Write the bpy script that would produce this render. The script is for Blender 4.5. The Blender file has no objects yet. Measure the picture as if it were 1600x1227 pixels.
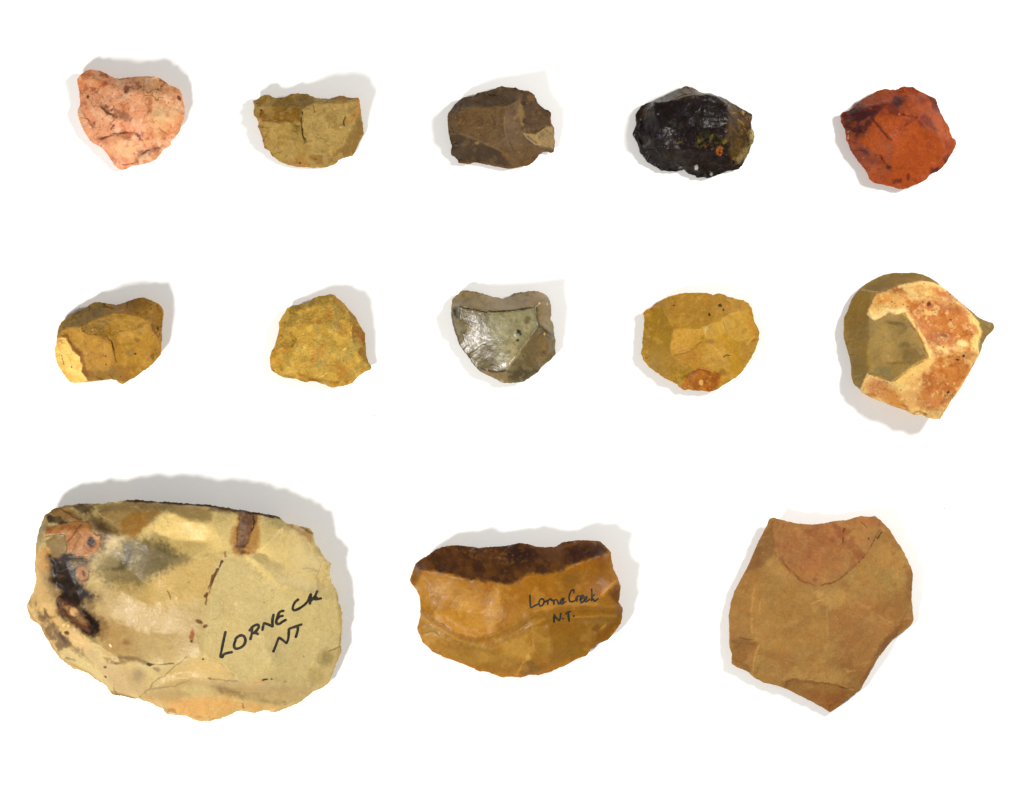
import bpy, math, random
import numpy as np
from mathutils import Vector

# ------------------------------------------------------------------ scale: 1 unit of layout ("px") = 0.2 mm
S = 0.0002
CX, CY = 800.0, 613.5
H_CAM = 1.0
scene = bpy.context.scene
col = scene.collection

# ------------------------------------------------------------------ camera
cam_d = bpy.data.cameras.new("camera")
cam_d.sensor_width = 36.0
cam_d.lens = 36.0 * H_CAM / (1600 * S)
cam_d.clip_start, cam_d.clip_end = 0.01, 20.0
cam = bpy.data.objects.new("camera", cam_d)
cam.location = (0, 0, H_CAM)
col.objects.link(cam)
scene.camera = cam

# ------------------------------------------------------------------ light: two copy-stand lamps + even room light
world = bpy.data.worlds.new("World")
scene.world = world
world.use_nodes = True
bg = world.node_tree.nodes["Background"]
bg.inputs[0].default_value = (1.0, 0.99, 0.97, 1)
bg.inputs[1].default_value = 0.27

def lamp(name, px, py, z, power, size, tgt=(800, 613), colour=(1.0, 0.97, 0.93)):
    d = bpy.data.lights.new(name, 'AREA')
    d.shape = 'DISK'
    d.size = size * S
    d.energy = power
    d.color = colour
    o = bpy.data.objects.new(name, d)
    p = Vector(((px - CX) * S, (CY - py) * S, z * S))
    t = Vector(((tgt[0] - CX) * S, (CY - tgt[1]) * S, 0))
    o.location = p
    o.rotation_euler = (t - p).to_track_quat('-Z', 'Y').to_euler()
    col.objects.link(o)
    return o

lamp("copy_lamp", -650, 1950, 1500, 3.2, 380)
lamp("copy_lamp", 2450, -250, 1500, 2.5, 380)

vs = scene.view_settings
vs.view_transform = 'Standard'
vs.look = 'None'
vs.exposure = 0.0
vs.gamma = 1.0
vs.use_curve_mapping = False
scene.cycles.use_denoising = True
scene.cycles.max_bounces = 6

ALBEDO_K = 1.52            # white-sheet brightness: photo value -> surface colour

# ------------------------------------------------------------------ small numeric helpers
def lin(c):
    c = np.asarray(c, float) / 255.0
    return np.where(c <= 0.04045, c / 12.92, ((c + 0.055) / 1.055) ** 2.4)

def smooth(a, b, x):
    t = np.clip((x - a) / (b - a + 1e-9), 0, 1)
    return t * t * (3 - 2 * t)

def hash2(ix, iy, seed):
    h = (ix.astype(np.int64) * 374761393 + iy.astype(np.int64) * 668265263 + int(seed) * 1442695041) & 0xFFFFFFFF
    h = ((h ^ (h >> 13)) * 1274126177) & 0xFFFFFFFF
    h = ((h ^ (h >> 16)) * 2246822519) & 0xFFFFFFFF
    return ((h ^ (h >> 15)) & 0xFFFFFF) / float(0xFFFFFF)

def vnoise(x, y, seed):
    ix, iy = np.floor(x), np.floor(y)
    fx, fy = x - ix, y - iy
    fx = fx * fx * fx * (fx * (fx * 6 - 15) + 10); fy = fy * fy * fy * (fy * (fy * 6 - 15) + 10)
    a, b = hash2(ix, iy, seed), hash2(ix + 1, iy, seed)
    c, d = hash2(ix, iy + 1, seed), hash2(ix + 1, iy + 1, seed)
    return (a + (b - a) * fx) * (1 - fy) + (c + (d - c) * fx) * fy

def fbm(P, size, seed, octs=4, gain=0.5):
    """-1..1 fractal noise, feature size in px"""
    x, y = P[:, 0] / size + 17.3 * seed, P[:, 1] / size - 9.1 * seed
    v, amp, tot = 0, 1.0, 0
    for k in range(octs):
        xr = x * 0.8 - y * 0.6; yr = x * 0.6 + y * 0.8
        v = v + amp * (vnoise(xr, yr, seed + 31 * k) * 2 - 1); tot += amp
        x, y = xr * 2.03 + 5.2, yr * 2.03 + 1.7
        amp *= gain
    return v / tot

def voro(P, size, seed):
    """random facet tilt field: gives shallow chip-like planes, about -1..1"""
    x, y = P[:, 0] / size, P[:, 1] / size
    ix, iy = np.floor(x), np.floor(y)
    best = np.full(len(P), 1e9); val = np.zeros(len(P))
    for dx in (-1, 0, 1):
        for dy in (-1, 0, 1):
            cx, cy = ix + dx, iy + dy
            px = cx + hash2(cx, cy, seed); py = cy + hash2(cx, cy, seed + 7)
            d = (x - px) ** 2 + (y - py) ** 2
            t1 = hash2(cx, cy, seed + 13) * 2 - 1; t2 = hash2(cx, cy, seed + 19) * 2 - 1
            t0 = hash2(cx, cy, seed + 23) * 2 - 1
            v = 0.45 * t0 + 0.6 * (t1 * (x - px) + t2 * (y - py)) + 0.5 * d
            m = d < best
            best = np.where(m, d, best); val = np.where(m, v, val)
    return val

def warp(P, amp, size, seed):
    if amp <= 0: return P
    return P + amp * np.stack([fbm(P, size, seed, 3), fbm(P, size, seed + 57, 3)], 1)

def seg_dist(P, pts, closed=False):
    """unsigned distance, signed side of nearest segment and position along a polyline"""
    n = len(pts)
    best = np.full(len(P), 1e9); side = np.zeros(len(P)); along = np.zeros(len(P))
    m = n if closed else n - 1
    for i in range(m):
        a = pts[i]; b = pts[(i + 1) % n]
        d = b - a; L2 = d @ d + 1e-12
        q = P - a
        t = np.clip((q @ d) / L2, 0, 1)
        e = q - t[:, None] * d
        dd = np.einsum('ij,ij->i', e, e)
        s = d[0] * q[:, 1] - d[1] * q[:, 0]
        k = dd < best
        best = np.where(k, dd, best); side = np.where(k, s, side); along = np.where(k, (i + t) / m, along)
    return np.sqrt(best), np.sign(side), along

def inside(P, pts):
    r = np.zeros(len(P), bool)
    n = len(pts)
    for i in range(n):
        a, b = pts[i], pts[(i + 1) % n]
        if a[1] == b[1]: continue
        c = ((a[1] > P[:, 1]) != (b[1] > P[:, 1])) & (P[:, 0] < (b[0] - a[0]) * (P[:, 1] - a[1]) / (b[1] - a[1]) + a[0])
        r ^= c
    return r

def near(P, pts, mg):
    lo, hi = pts.min(0) - mg, pts.max(0) + mg
    return np.where((P[:, 0] > lo[0]) & (P[:, 0] < hi[0]) & (P[:, 1] > lo[1]) & (P[:, 1] < hi[1]))[0]

def poly_mask(P, pts, feather, wamp, wsize, seed):
    out = np.zeros(len(P))
    mg = feather + wamp * 1.5 + 2
    lo, hi = pts.min(0) - mg, pts.max(0) + mg
    k = np.where((P[:, 0] > lo[0]) & (P[:, 0] < hi[0]) & (P[:, 1] > lo[1]) & (P[:, 1] < hi[1]))[0]
    if len(k) == 0: return out
    Q = warp(warp(P[k], wamp, wsize, seed), wamp * 0.4, wsize * 0.3, seed + 23)
    d, _, _ = seg_dist(Q, pts, True)
    d = np.where(inside(Q, pts), d, -d)
    out[k] = smooth(-feather, feather, d)
    return out

def line_mask(P, pts, width, feather, wamp, wsize, seed, broken=0):
    out = np.zeros(len(P))
    mg = width + feather + wamp * 1.5 + 2
    lo, hi = pts.min(0) - mg, pts.max(0) + mg
    k = np.where((P[:, 0] > lo[0]) & (P[:, 0] < hi[0]) & (P[:, 1] > lo[1]) & (P[:, 1] < hi[1]))[0]
    if len(k) == 0: return out
    Q = warp(P[k], wamp, wsize, seed)
    d, _, t = seg_dist(Q, pts)
    w = width * (0.65 + 0.6 * (fbm(Q, 9, seed + 3, 2) * 0.5 + 0.5))
    m = 1 - smooth(w - feather, w + feather, d)
    if broken:
        m *= smooth(-0.25, 0.15, fbm(Q, broken, seed + 5, 3) + 0.12)
    out[k] = m
    return out

def Z(x0, y0, f):
    """tracing frame: returns a converter from traced coordinates to layout px"""
    def conv(seq):
        a = np.array([list(p)[:2] for p in seq], float)
        return np.stack([x0 + a[:, 0] / f, y0 + a[:, 1] / f], 1)
    conv.f = f
    return conv

# ------------------------------------------------------------------ materials
def stone_material(name, rough=0.55, mott=0.16, fine=0.14, specks=0.0, bump=0.25, spec=0.4, coat=0.0, sss=0.0, seed=0.0,
                   tint=(1.12, 0.96, 0.72), tint_amt=0.3, grain=1.0):
    m = bpy.data.materials.new(name)
    m.use_nodes = True
    nt = m.node_tree; N = nt.nodes; Lk = nt.links
    bsdf = N["Principled BSDF"]
    tc = N.new("ShaderNodeTexCoord")
    mp = N.new("ShaderNodeMapping"); mp.inputs["Location"].default_value = (seed * 0.37, seed * 0.21, seed * 0.11)
    Lk.new(tc.outputs["Object"], mp.inputs["Vector"])
    at = N.new("ShaderNodeAttribute"); at.attribute_name = "stone_colour"
    def noise(size, detail=4.0, rough=0.6, dist=0.0):
        n = N.new("ShaderNodeTexNoise")
        n.inputs["Scale"].default_value = 1.0 / (size * S)
        n.inputs["Detail"].default_value = detail
        n.inputs["Roughness"].default_value = rough
        n.inputs["Distortion"].default_value = dist
        Lk.new(mp.outputs[0], n.inputs["Vector"])
        return n
    def mrange(src, a, b, c, d):
        r = N.new("ShaderNodeMapRange")
        for i, v in enumerate((a, b, c, d)): r.inputs[i + 1].default_value = v
        Lk.new(src, r.inputs[0]); return r.outputs[0]
    def mul(colour, factor):
        v = N.new("ShaderNodeVectorMath"); v.operation = 'SCALE'
        Lk.new(colour, v.inputs[0]); Lk.new(factor, v.inputs["Scale"]); return v.outputs[0]
    n1 = noise(26 * grain, 5, 0.6, 0.6); n2 = noise(6 * grain, 5, 0.7)
    c = mul(at.outputs["Color"], mrange(n1.outputs[0], 0.3, 0.7, 1 - mott, 1 + mott))
    c = mul(c, mrange(n2.outputs[0], 0.3, 0.7, 1 - fine, 1 + fine))
    n5 = noise(3.2, 3, 0.8)
    c = mul(c, mrange(n5.outputs[0], 0.3, 0.7, 1 - fine * 1.7, 1 + fine * 1.7))
    # warm/cool drift
    n3 = noise(40 * grain, 3, 0.5, 1.0)
    vm = N.new("ShaderNodeVectorMath"); vm.operation = 'MULTIPLY'; vm.inputs[1].default_value = tint
    Lk.new(c, vm.inputs[0])
    mx = N.new("ShaderNodeMix"); mx.data_type = 'RGBA'
    Lk.new(mrange(n3.outputs[0], 0.42, 0.68, 0.0, tint_amt), mx.inputs[0])
    Lk.new(c, mx.inputs[6]); Lk.new(vm.outputs[0], mx.inputs[7])
    c = mx.outputs[2]
    if specks > 0:
        n4 = noise(3.2 * grain, 2, 0.5)
        c = mul(c, mrange(n4.outputs[0], 0.62, 0.74, 1.0, 1 - specks))
    Lk.new(c, bsdf.inputs["Base Color"])
    rr = N.new("ShaderNodeMapRange"); Lk.new(n2.outputs[0], rr.inputs[0])
    rr.inputs[1].default_value = 0.3; rr.inputs[2].default_value = 0.7
    rr.inputs[3].default_value = max(0.05, rough - 0.1); rr.inputs[4].default_value = min(1, rough + 0.12)
    Lk.new(rr.outputs[0], bsdf.inputs["Roughness"])
    bsdf.inputs["Specular IOR Level"].default_value = spec * 0.45
    bsdf.inputs["Coat Weight"].default_value = coat
    bsdf.inputs["Coat Roughness"].default_value = 0.25
    if sss > 0:
        bsdf.inputs["Subsurface Weight"].default_value = sss
        bsdf.inputs["Subsurface Radius"].default_value = (1.0, 0.7, 0.4)
        bsdf.inputs["Subsurface Scale"].default_value = 8 * S
    b1 = N.new("ShaderNodeBump"); b1.inputs["Strength"].default_value = bump; b1.inputs["Distance"].default_value = 1.2 * S
    nb = noise(3.5 * grain, 6, 0.65)
    Lk.new(nb.outputs[0], b1.inputs["Height"])
    b2 = N.new("ShaderNodeBump"); b2.inputs["Strength"].default_value = min(1, bump * 1.4); b2.inputs["Distance"].default_value = 3.0 * S
    nb2 = noise(14 * grain, 4, 0.55)
    Lk.new(nb2.outputs[0], b2.inputs["Height"]); Lk.new(b1.outputs[0], b2.inputs["Normal"])
    Lk.new(b2.outputs[0], bsdf.inputs["Normal"])
    return m

def ink_material():
    m = bpy.data.materials.new("black_ink"); m.use_nodes = True
    nt = m.node_tree; b = nt.nodes["Principled BSDF"]
    tc = nt.nodes.new("ShaderNodeTexCoord"); n = nt.nodes.new("ShaderNodeTexNoise")
    n.inputs["Scale"].default_value = 1 / (5 * S)
    r = nt.nodes.new("ShaderNodeValToRGB")
    r.color_ramp.elements[0].position = 0.35; r.color_ramp.elements[0].color = (0.006, 0.005, 0.004, 1)
    r.color_ramp.elements[1].position = 0.8; r.color_ramp.elements[1].color = (0.035, 0.028, 0.018, 1)
    nt.links.new(tc.outputs["Object"], n.inputs["Vector"]); nt.links.new(n.outputs[0], r.inputs[0])
    nt.links.new(r.outputs[0], b.inputs["Base Color"])
    b.inputs["Roughness"].default_value = 0.55
    b.inputs["Specular IOR Level"].default_value = 0.25
    return m

# ------------------------------------------------------------------ stone builder
class Stone:
    def __init__(self, frame, outline, edge_z=8, ridges=(), steps=(), grooves=(), hstep=0.5, blur=1.2,
                 chips=0.9, chip_size=16, rough=0.5, rsize=10, jitter=0.9, nang=440, nring=120, seed=1, under=0.86, centre=None, chip_in=0.5, relief=1.48, proud=()):
        self.proud = proud
        self.chip_in = chip_in
        self.seed = seed
        self.f = frame
        ol = frame(outline)
        oz = np.array([p[2] if len(p) > 2 else edge_z for p in outline], float)
        # dense outline
        seg = np.linalg.norm(np.roll(ol, -1, 0) - ol, axis=1)
        cum = np.concatenate([[0], np.cumsum(seg)])
        s = np.linspace(0, cum[-1], nang, endpoint=False)
        cl = np.vstack([ol, ol[:1]]); cz = np.append(oz, oz[0])
        O = np.stack([np.interp(s, cum, cl[:, 0]), np.interp(s, cum, cl[:, 1])], 1)
        Oz = np.interp(s, cum, cz)
        # soften traced corners a touch, then roughen like a chipped edge
        O = 0.5 * O + 0.25 * (np.roll(O, 1, 0) + np.roll(O, -1, 0))
        jx = fbm(O, 7, seed + 101, 3) + 0.6 * fbm(O, 2.6, seed + 103, 2)
        jy = fbm(O, 7, seed + 107, 3) + 0.6 * fbm(O, 2.6, seed + 109, 2)
        O = O + jitter * np.stack([jx, jy], 1)
        Oz = np.maximum(2.0, Oz * (1 + 0.22 * fbm(O, 14, seed + 113, 3)))
        self.O, self.Oz = O, Oz
        # height raster: a film stretched over edge and ridges
        lo = O.min(0) - 4; hi = O.max(0) + 4
        h = hstep
        nx, ny = int((hi[0] - lo[0]) / h) + 1, int((hi[1] - lo[1]) / h) + 1
        gx, gy = lo[0] + h * np.arange(nx), lo[1] + h * np.arange(ny)
        self.lo, self.h, self.nx, self.ny = lo, h, nx, ny
        GP = np.stack(np.meshgrid(gx, gy), -1).reshape(-1, 2)
        ins = inside(GP, O[::4]).reshape(ny, nx)
        fixed = np.full((ny, nx), np.nan)
        def stamp(pts, zz, close=False):
            pts = np.asarray(pts); zz = np.asarray(zz, float)
            if close:
                pts = np.vstack([pts, pts[:1]]); zz = np.append(zz, zz[0])
            for i in range(len(pts) - 1):
                n = max(2, int(np.linalg.norm(pts[i + 1] - pts[i]) / (0.4 * h)))
                t = np.linspace(0, 1, n)
                p = pts[i] + t[:, None] * (pts[i + 1] - pts[i]); z = zz[i] + t * (zz[i + 1] - zz[i])
                ii = np.clip(np.round((p[:, 1] - lo[1]) / h).astype(int), 0, ny - 1)
                jj = np.clip(np.round((p[:, 0] - lo[0]) / h).astype(int), 0, nx - 1)
                fixed[ii, jj] = z
        self.ridge_px = []
        for r in ridges:
            p = frame(r); zz = np.array([q[2] for q in r], float)
            # wobble ridges so no line is ruler-straight
            q, qz = [], []
            for i in range(len(p) - 1):
                n = max(2, int(np.linalg.norm(p[i + 1] - p[i]) / 2.5))
                t = np.linspace(0, 1, n, endpoint=(i == len(p) - 2))
                q.append(p[i] + t[:, None] * (p[i + 1] - p[i])); qz.append(zz[i] + t * (zz[i + 1] - zz[i]))
            q = np.vstack(q); qz = np.concatenate(qz)
            mo = float(np.mean(oz)); qz = np.where(qz > mo, mo + (qz - mo) * relief, qz)
            q = warp(q, 1.6, 11, seed + 5); qz = qz * (1 + 0.04 * fbm(q, 9, seed + 77, 2))
            self.ridge_px.append(q)
            stamp(q, qz)
        stamp(O, Oz, True)
        zgrid = self._relax(fixed, ins, float(np.mean(Oz)))
        # outside: nearest rim height
        out = ~ins & np.isnan(fixed)
        k = np.where(out.reshape(-1))[0]
        if len(k):
            best = np.full(len(k), 1e9); bz = np.zeros(len(k))
            step = max(1, len(O) // 150)
            for p, z in zip(O[::step], Oz[::step]):
                d = ((GP[k] - p) ** 2).sum(1); m = d < best
                best = np.where(m, d, best); bz = np.where(m, z, bz)
            zf = zgrid.reshape(-1); zf[k] = bz; zgrid = zf.reshape(ny, nx)
        zgrid = self._blur(zgrid, blur / h)
        self.zgrid = zgrid
        self.steps = [(frame(pl), d, w, sd) for pl, d, w, sd in steps]
        self.grooves = [(frame(pl), d, w) for pl, d, w in grooves]
        self.par = (chips, chip_size, rough, rsize)
        # polar mesh
        c = O.mean(0) if centre is None else frame([centre])[0]
        self.c = c
        t = np.linspace(0, 1, nring + 1)[1:]
        V = (c + t[:, None, None] * (O - c)[None]).reshape(-1, 2)
        V = np.vstack([[c], V])
        self.V = V
        self.nang, self.nring = nang, nring
        self.rad = np.concatenate([[0], np.repeat(t, nang)])
        z = self.height(V, self.rad)
        z[1 + (nring - 1) * nang:] = Oz
        self.z = z
        self.under = under

    def _relax(self, fixed, ins, z0):
        ny, nx = fixed.shape
        if min(ny, nx) > 40:
            cny, cnx = (ny + 1) // 2, (nx + 1) // 2
            cf = np.full((cny * 2, cnx * 2), np.nan); cf[:ny, :nx] = fixed
            ci = np.zeros((cny * 2, cnx * 2), bool); ci[:ny, :nx] = ins
            b = cf.reshape(cny, 2, cnx, 2)
            cnt = (~np.isnan(b)).sum((1, 3)); sm = np.nansum(b, axis=(1, 3))
            c = np.where(cnt > 0, sm / np.maximum(cnt, 1), np.nan)
            z = self._relax(c, ci.reshape(cny, 2, cnx, 2).any((1, 3)), z0)
            z = np.repeat(np.repeat(z, 2, 0), 2, 1)[:ny, :nx].copy()
            its = 60
        else:
            z = np.full((ny, nx), z0); its = 800
        fm = ~np.isnan(fixed)
        z[fm] = fixed[fm]
        for _ in range(its):
            p = np.pad(z, 1, mode='edge')
            a = 0.25 * (p[:-2, 1:-1] + p[2:, 1:-1] + p[1:-1, :-2] + p[1:-1, 2:])
            z = np.where(fm, fixed, a)
        return z

    def _blur(self, z, sig):
        r = max(1, int(3 * sig)); k = np.exp(-0.5 * (np.arange(-r, r + 1) / sig) ** 2); k /= k.sum()
        p = np.pad(z, ((r, r), (0, 0)), mode='edge')
        z = sum(k[i] * p[i:i + z.shape[0]] for i in range(2 * r + 1))
        p = np.pad(z, ((0, 0), (r, r)), mode='edge')
        return sum(k[i] * p[:, i:i + z.shape[1]] for i in range(2 * r + 1))

    def height(self, P, rad=None):
        x = np.clip((P[:, 0] - self.lo[0]) / self.h, 0, self.nx - 1.001); y = np.clip((P[:, 1] - self.lo[1]) / self.h, 0, self.ny - 1.001)
        i, j = y.astype(int), x.astype(int); fy, fx = y - i, x - j
        g = self.zgrid
        z = (g[i, j] * (1 - fx) + g[i, j + 1] * fx) * (1 - fy) + (g[i + 1, j] * (1 - fx) + g[i + 1, j + 1] * fx) * fy
        for pl, d, w, sd in self.steps:
            k = near(P, pl, w * 5)
            dist, side, t = seg_dist(warp(P[k], 2.2, 10, self.seed + 3), pl)
            fade = smooth(0, 0.12, t) * (1 - smooth(0.88, 1, t))
            z[k] += np.where(side * sd > 0, d * np.exp(-dist / w), 0) * fade
        for pl, d, w in self.grooves:
            k = near(P, pl, w * 3 + 2)
            dist, side, t = seg_dist(warp(P[k], 2.0, 9, self.seed + 4), pl)
            fade = smooth(0, 0.1, t) * (1 - smooth(0.9, 1, t))
            z[k] -= d * np.exp(-(dist / w) ** 2) * fade
        for pl, hh, fr, kw in self.proud:
            z = z + hh * poly_mask(P, fr(pl), 0.9, kw.get('warp', 3.0), kw.get('wsize', 12), kw['seed'])
        chips, cs, rough, rs = self.par
        sd = self.seed
        Q = warp(P, cs * 0.25, cs * 0.8, sd + 21)
        v = (voro(Q, cs * 1.5, sd + 10) * 1.1 + voro(Q, cs, sd + 11) + voro(Q, cs * 0.45, sd + 12) * 0.45) * chips * 1.35
        w = 1.0 if rad is None else (self.chip_in + (1.75 - self.chip_in) * smooth(0.74, 0.94, rad)) * (1 - 0.8 * smooth(0.985, 1.0, rad))
        z = z + v * w + rough * fbm(P, rs, sd + 15, 5) + 0.22 * rough * fbm(P, rs * 0.2, sd + 16, 3)
        return np.maximum(z, 1.2)

    def build(self, name, label, group, material, base, ops=(), parts=(), ridge_tint=0.10, category="stone tool", sat=1.1, gain=1.0, con=0.12):
        V, z = self.V, self.z
        C = np.empty((len(V), 3)); C[:] = lin(base)
        sd = self.seed * 100
        for n, op in enumerate(ops):
            kind = op[0]; kw = op[-1] if isinstance(op[-1], dict) else {}
            s = kw.get('seed', sd + n)
            fr = kw.get('fr', self.f)
            wa, ws, fe, al = kw.get('warp', 3.0), kw.get('wsize', 12), kw.get('feather', 2.0), kw.get('a', 1.0)
            if kind == 'poly':
                m = poly_mask(V, fr(op[1]), fe, wa, ws, s); c = op[2]
                k = np.where((m > 0) & (m < 1))[0]
                if fe > 1.8 and len(k):      # ragged, grainy transition instead of a clean blur
                    m[k] = np.clip(m[k] + 0.55 * fbm(V[k], 4.5, s + 41, 3) * 4 * m[k] * (1 - m[k]), 0, 1)
                k = np.where(m > 0)[0]
                m[k] *= np.clip(0.99 + 0.3 * fbm(V[k], 13, s + 43, 3), 0, 1)
            elif kind == 'line':
                m = line_mask(V, fr(op[1]), op[3], kw.get('feather', 0.7), kw.get('warp', 1.9), kw.get('wsize', 9), s, kw.get('broken', 0)); c = op[2]
            elif kind == 'blob':
                q = fr([op[1][:2]])[0]; rx, ry = op[1][2] / fr.f, op[1][3] / fr.f; a = math.radians(op[1][4] if len(op[1]) > 4 else 0)
                e = kw.get('edge', 0.35); R = max(rx, ry) * (1 + e) + wa * 1.5 + 1
                m = np.zeros(len(V)); c = op[2]
                k = np.where((np.abs(V[:, 0] - q[0]) < R) & (np.abs(V[:, 1] - q[1]) < R))[0]
                if len(k):
                    D = warp(V[k], wa, ws, s) - q
                    u = (D[:, 0] * math.cos(a) + D[:, 1] * math.sin(a)) / rx; w = (-D[:, 0] * math.sin(a) + D[:, 1] * math.cos(a)) / ry
                    m[k] = 1 - smooth(1 - e, 1 + e, np.sqrt(u * u + w * w))
            elif kind == 'noise':          # ('noise', colour, size, threshold, {a, in})
                c = op[1]; pm = None; k = slice(None)
                if 'within' in kw:
                    pm = poly_mask(V, fr(kw['within']), kw.get('feather', 3), 2, 9, s + 3); k = np.where(pm > 0)[0]
                m = np.zeros(len(V))
                m[k] = smooth(op[3] - 0.18, op[3] + 0.18, fbm(V[k], op[2], s, 5, kw.get('gain', 0.55)))
                if pm is not None: m = m * pm
            elif kind == 'veins':          # ('veins', colour, size, width, {a, within}): thin wandering cracks
                c = op[1]; pm = None; k = np.arange(len(V))
                if 'within' in kw:
                    pm = poly_mask(V, fr(kw['within']), kw.get('feather', 3), 2, 9, s + 3); k = np.where(pm > 0)[0]
                m = np.zeros(len(V)); Q = warp(V[k], op[2] * 0.25, op[2] * 0.4, s + 1)
                v = np.abs(fbm(Q, op[2], s, 3)); gate = smooth(0.0, 0.3, fbm(V[k], op[2] * 1.3, s + 7, 2) + kw.get('bias', 0))
                m[k] = (1 - smooth(op[3] * 0.4, op[3], v)) * gate
                if pm is not None: m = m * pm
            elif kind == 'specks':         # ('specks', colour, count, radius)
                rng = random.Random(s); m = np.zeros(len(V)); c = op[1]
                reg = fr(kw['within']) if 'within' in kw else self.O[::9]
                lo, hi = reg.min(0), reg.max(0); got = 0; tries = 0
                while got < op[2] and tries < op[2] * 30:
                    tries += 1
                    q = np.array([rng.uniform(lo[0], hi[0]), rng.uniform(lo[1], hi[1])])
                    if not inside(q[None], reg)[0]: continue
                    got += 1
                    r = op[3] * 1.45 * rng.uniform(0.45, 1.35)
                    al1 = rng.uniform(0.5, 1)
                    k = np.where(np.abs(V[:, 0] - q[0]) < r * 1.2 + 1.5)[0]; k = k[np.abs(V[k, 1] - q[1]) < r * 1.2 + 1.5]
                    if len(k) == 0: continue
                    d = np.sqrt(((warp(V[k], 0.8, 2.5, s) - q) ** 2).sum(1))
                    m[k] = np.maximum(m[k], (1 - smooth(0.5 * r, 1.1 * r, d)) * al1)
            if kw.get('dry'):              # break a stain up with noise
                k = np.where(m > 0)[0]
                m[k] *= smooth(-0.3, 0.3, fbm(V[k], kw['dry'], s + 9, 4, 0.6) + kw.get('dryb', 0.1))
            m = (m * al)[:, None]
            C = C * (1 - m) + lin(c) * m
        if ridge_tint:                     # worn arrises are a little paler than the faces
            for r in self.ridge_px:
                m = line_mask(V, r[::2] if len(r) > 6 else r, 0.7, 0.7, 0.3, 6, sd + 900, 14)[:, None] * ridge_tint
                C = C * (1 - m) + (C * 1.25 + 0.08) * m
        lum = (C @ np.array([0.3, 0.6, 0.1]))[:, None]
        C = C * np.clip(lum / 0.33, 0.02, 3) ** con; lum = lum * np.clip(lum / 0.33, 0.02, 3) ** con
        C = np.clip((lum + (C - lum) * sat) * gain / ALBEDO_K, 0.003, 0.82)
        # underside rings (rim duplicated so the arris stays crisp)
        O, Oz, c = self.O, self.Oz, self.c
        na = self.nang
        ur = [(1.0, 1.0), (1 - 0.25 * (1 - self.under), 0.72), (1 - 0.6 * (1 - self.under), 0.34), (self.under, 0.06), (self.under - 0.06, 0.0)]
        UV, UZ, UC = [], [], []
        rimC = C[1 + (self.nring - 1) * na:]
        for k, (sc, zz) in enumerate(ur):
            p = c + (O - c) * sc
            if 0 < k < 4: p = p + 0.9 * np.stack([fbm(p, 8, sd + 61 + k, 3), fbm(p, 8, sd + 71 + k, 3)], 1)
            UV.append(p); UZ.append(Oz * zz); UC.append(rimC)
        UV = np.vstack(UV); UZ = np.concatenate(UZ); UC = np.vstack(UC)
        nt = len(V)
        allP = np.vstack([V, UV, [c]]); allZ = np.concatenate([z, UZ, [0.0]]); allC = np.vstack([C, UC, rimC[:1]])
        a = np.arange(na); b = (a + 1) % na
        top_q = []
        for r in range(self.nring - 1):
            i0, i1 = 1 + r * na, 1 + (r + 1) * na
            top_q.append(np.stack([i0 + b, i1 + b, i1 + a, i0 + a], 1))
        top_q = np.vstack(top_q)
        fan = np.stack([np.zeros(na, int), 1 + b, 1 + a], 1)
        und = []
        for r in range(len(ur) - 1):
            i0, i1 = nt + r * na, nt + (r + 1) * na
            und.append(np.stack([i0 + b, i1 + b, i1 + a, i0 + a], 1))
        und = np.vstack(und)
        last = nt + (len(ur) - 1) * na
        ufan = np.stack([np.full(na, len(allP) - 1), last + a, last + b], 1)
        # rigid placement: rim seen at its true spot on the sheet
        mz = float(np.mean(Oz)) * S
        cw = np.array([(c[0] - CX) * S, (CY - c[1]) * S]) * (1 - mz / H_CAM)
        X = np.empty((len(allP), 3))
        X[:, 0] = (allP[:, 0] - c[0]) * S; X[:, 1] = -(allP[:, 1] - c[1]) * S; X[:, 2] = allZ * S
        self.cw = cw
        # y flip reverses the winding: quads above are ordered so that up-faces point up
        def mesh(nm, quads, tris):
            idx = np.unique(np.concatenate([quads.reshape(-1), tris.reshape(-1)])).astype(int)
            re = np.full(len(X), -1); re[idx] = np.arange(len(idx))
            me = bpy.data.meshes.new(nm)
            me.from_pydata(X[idx].tolist(), [], re[quads].tolist() + re[tris].tolist())
            me.polygons.foreach_set("use_smooth", np.ones(len(me.polygons), bool))
            at = me.color_attributes.new("stone_colour", 'FLOAT_COLOR', 'POINT')
            cc = np.ones((len(idx), 4), np.float32); cc[:, :3] = allC[idx]
            at.data.foreach_set("color", cc.reshape(-1))
            me.materials.append(material)
            me.update()
            return bpy.data.objects.new(nm, me)
        tri0 = np.zeros((0, 3), int)
        lab = np.full(len(top_q), -1)
        cen = V[top_q].mean(1)
        for pi, pt in enumerate(parts):
            kw = pt[3] if len(pt) > 3 else {}
            m = poly_mask(cen, kw.get('fr', self.f)(pt[1]), 0.5, kw.get('warp', 3.0), kw.get('wsize', 12), kw.get('seed', sd)) > 0.5
            lab[m] = pi
        used = [pi for pi in range(len(parts)) if (lab == pi).sum() > 20]
        if used or True:
            root = bpy.data.objects.new(name, None)
            root.empty_display_size = 0.01
            col.objects.link(root)
            body = mesh("body", np.vstack([top_q[lab == -1], und]), np.vstack([fan, ufan]))
            col.objects.link(body); body.parent = root
            for pi in used:
                o = mesh(parts[pi][0], top_q[lab == pi], tri0)
                if parts[pi][2]: o["label"] = parts[pi][2]
                col.objects.link(o); o.parent = root
        root.location = (cw[0], cw[1], 0.0)
        root["label"] = label; root["category"] = category; root["group"] = group
        self.root = root
        return root

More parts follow.
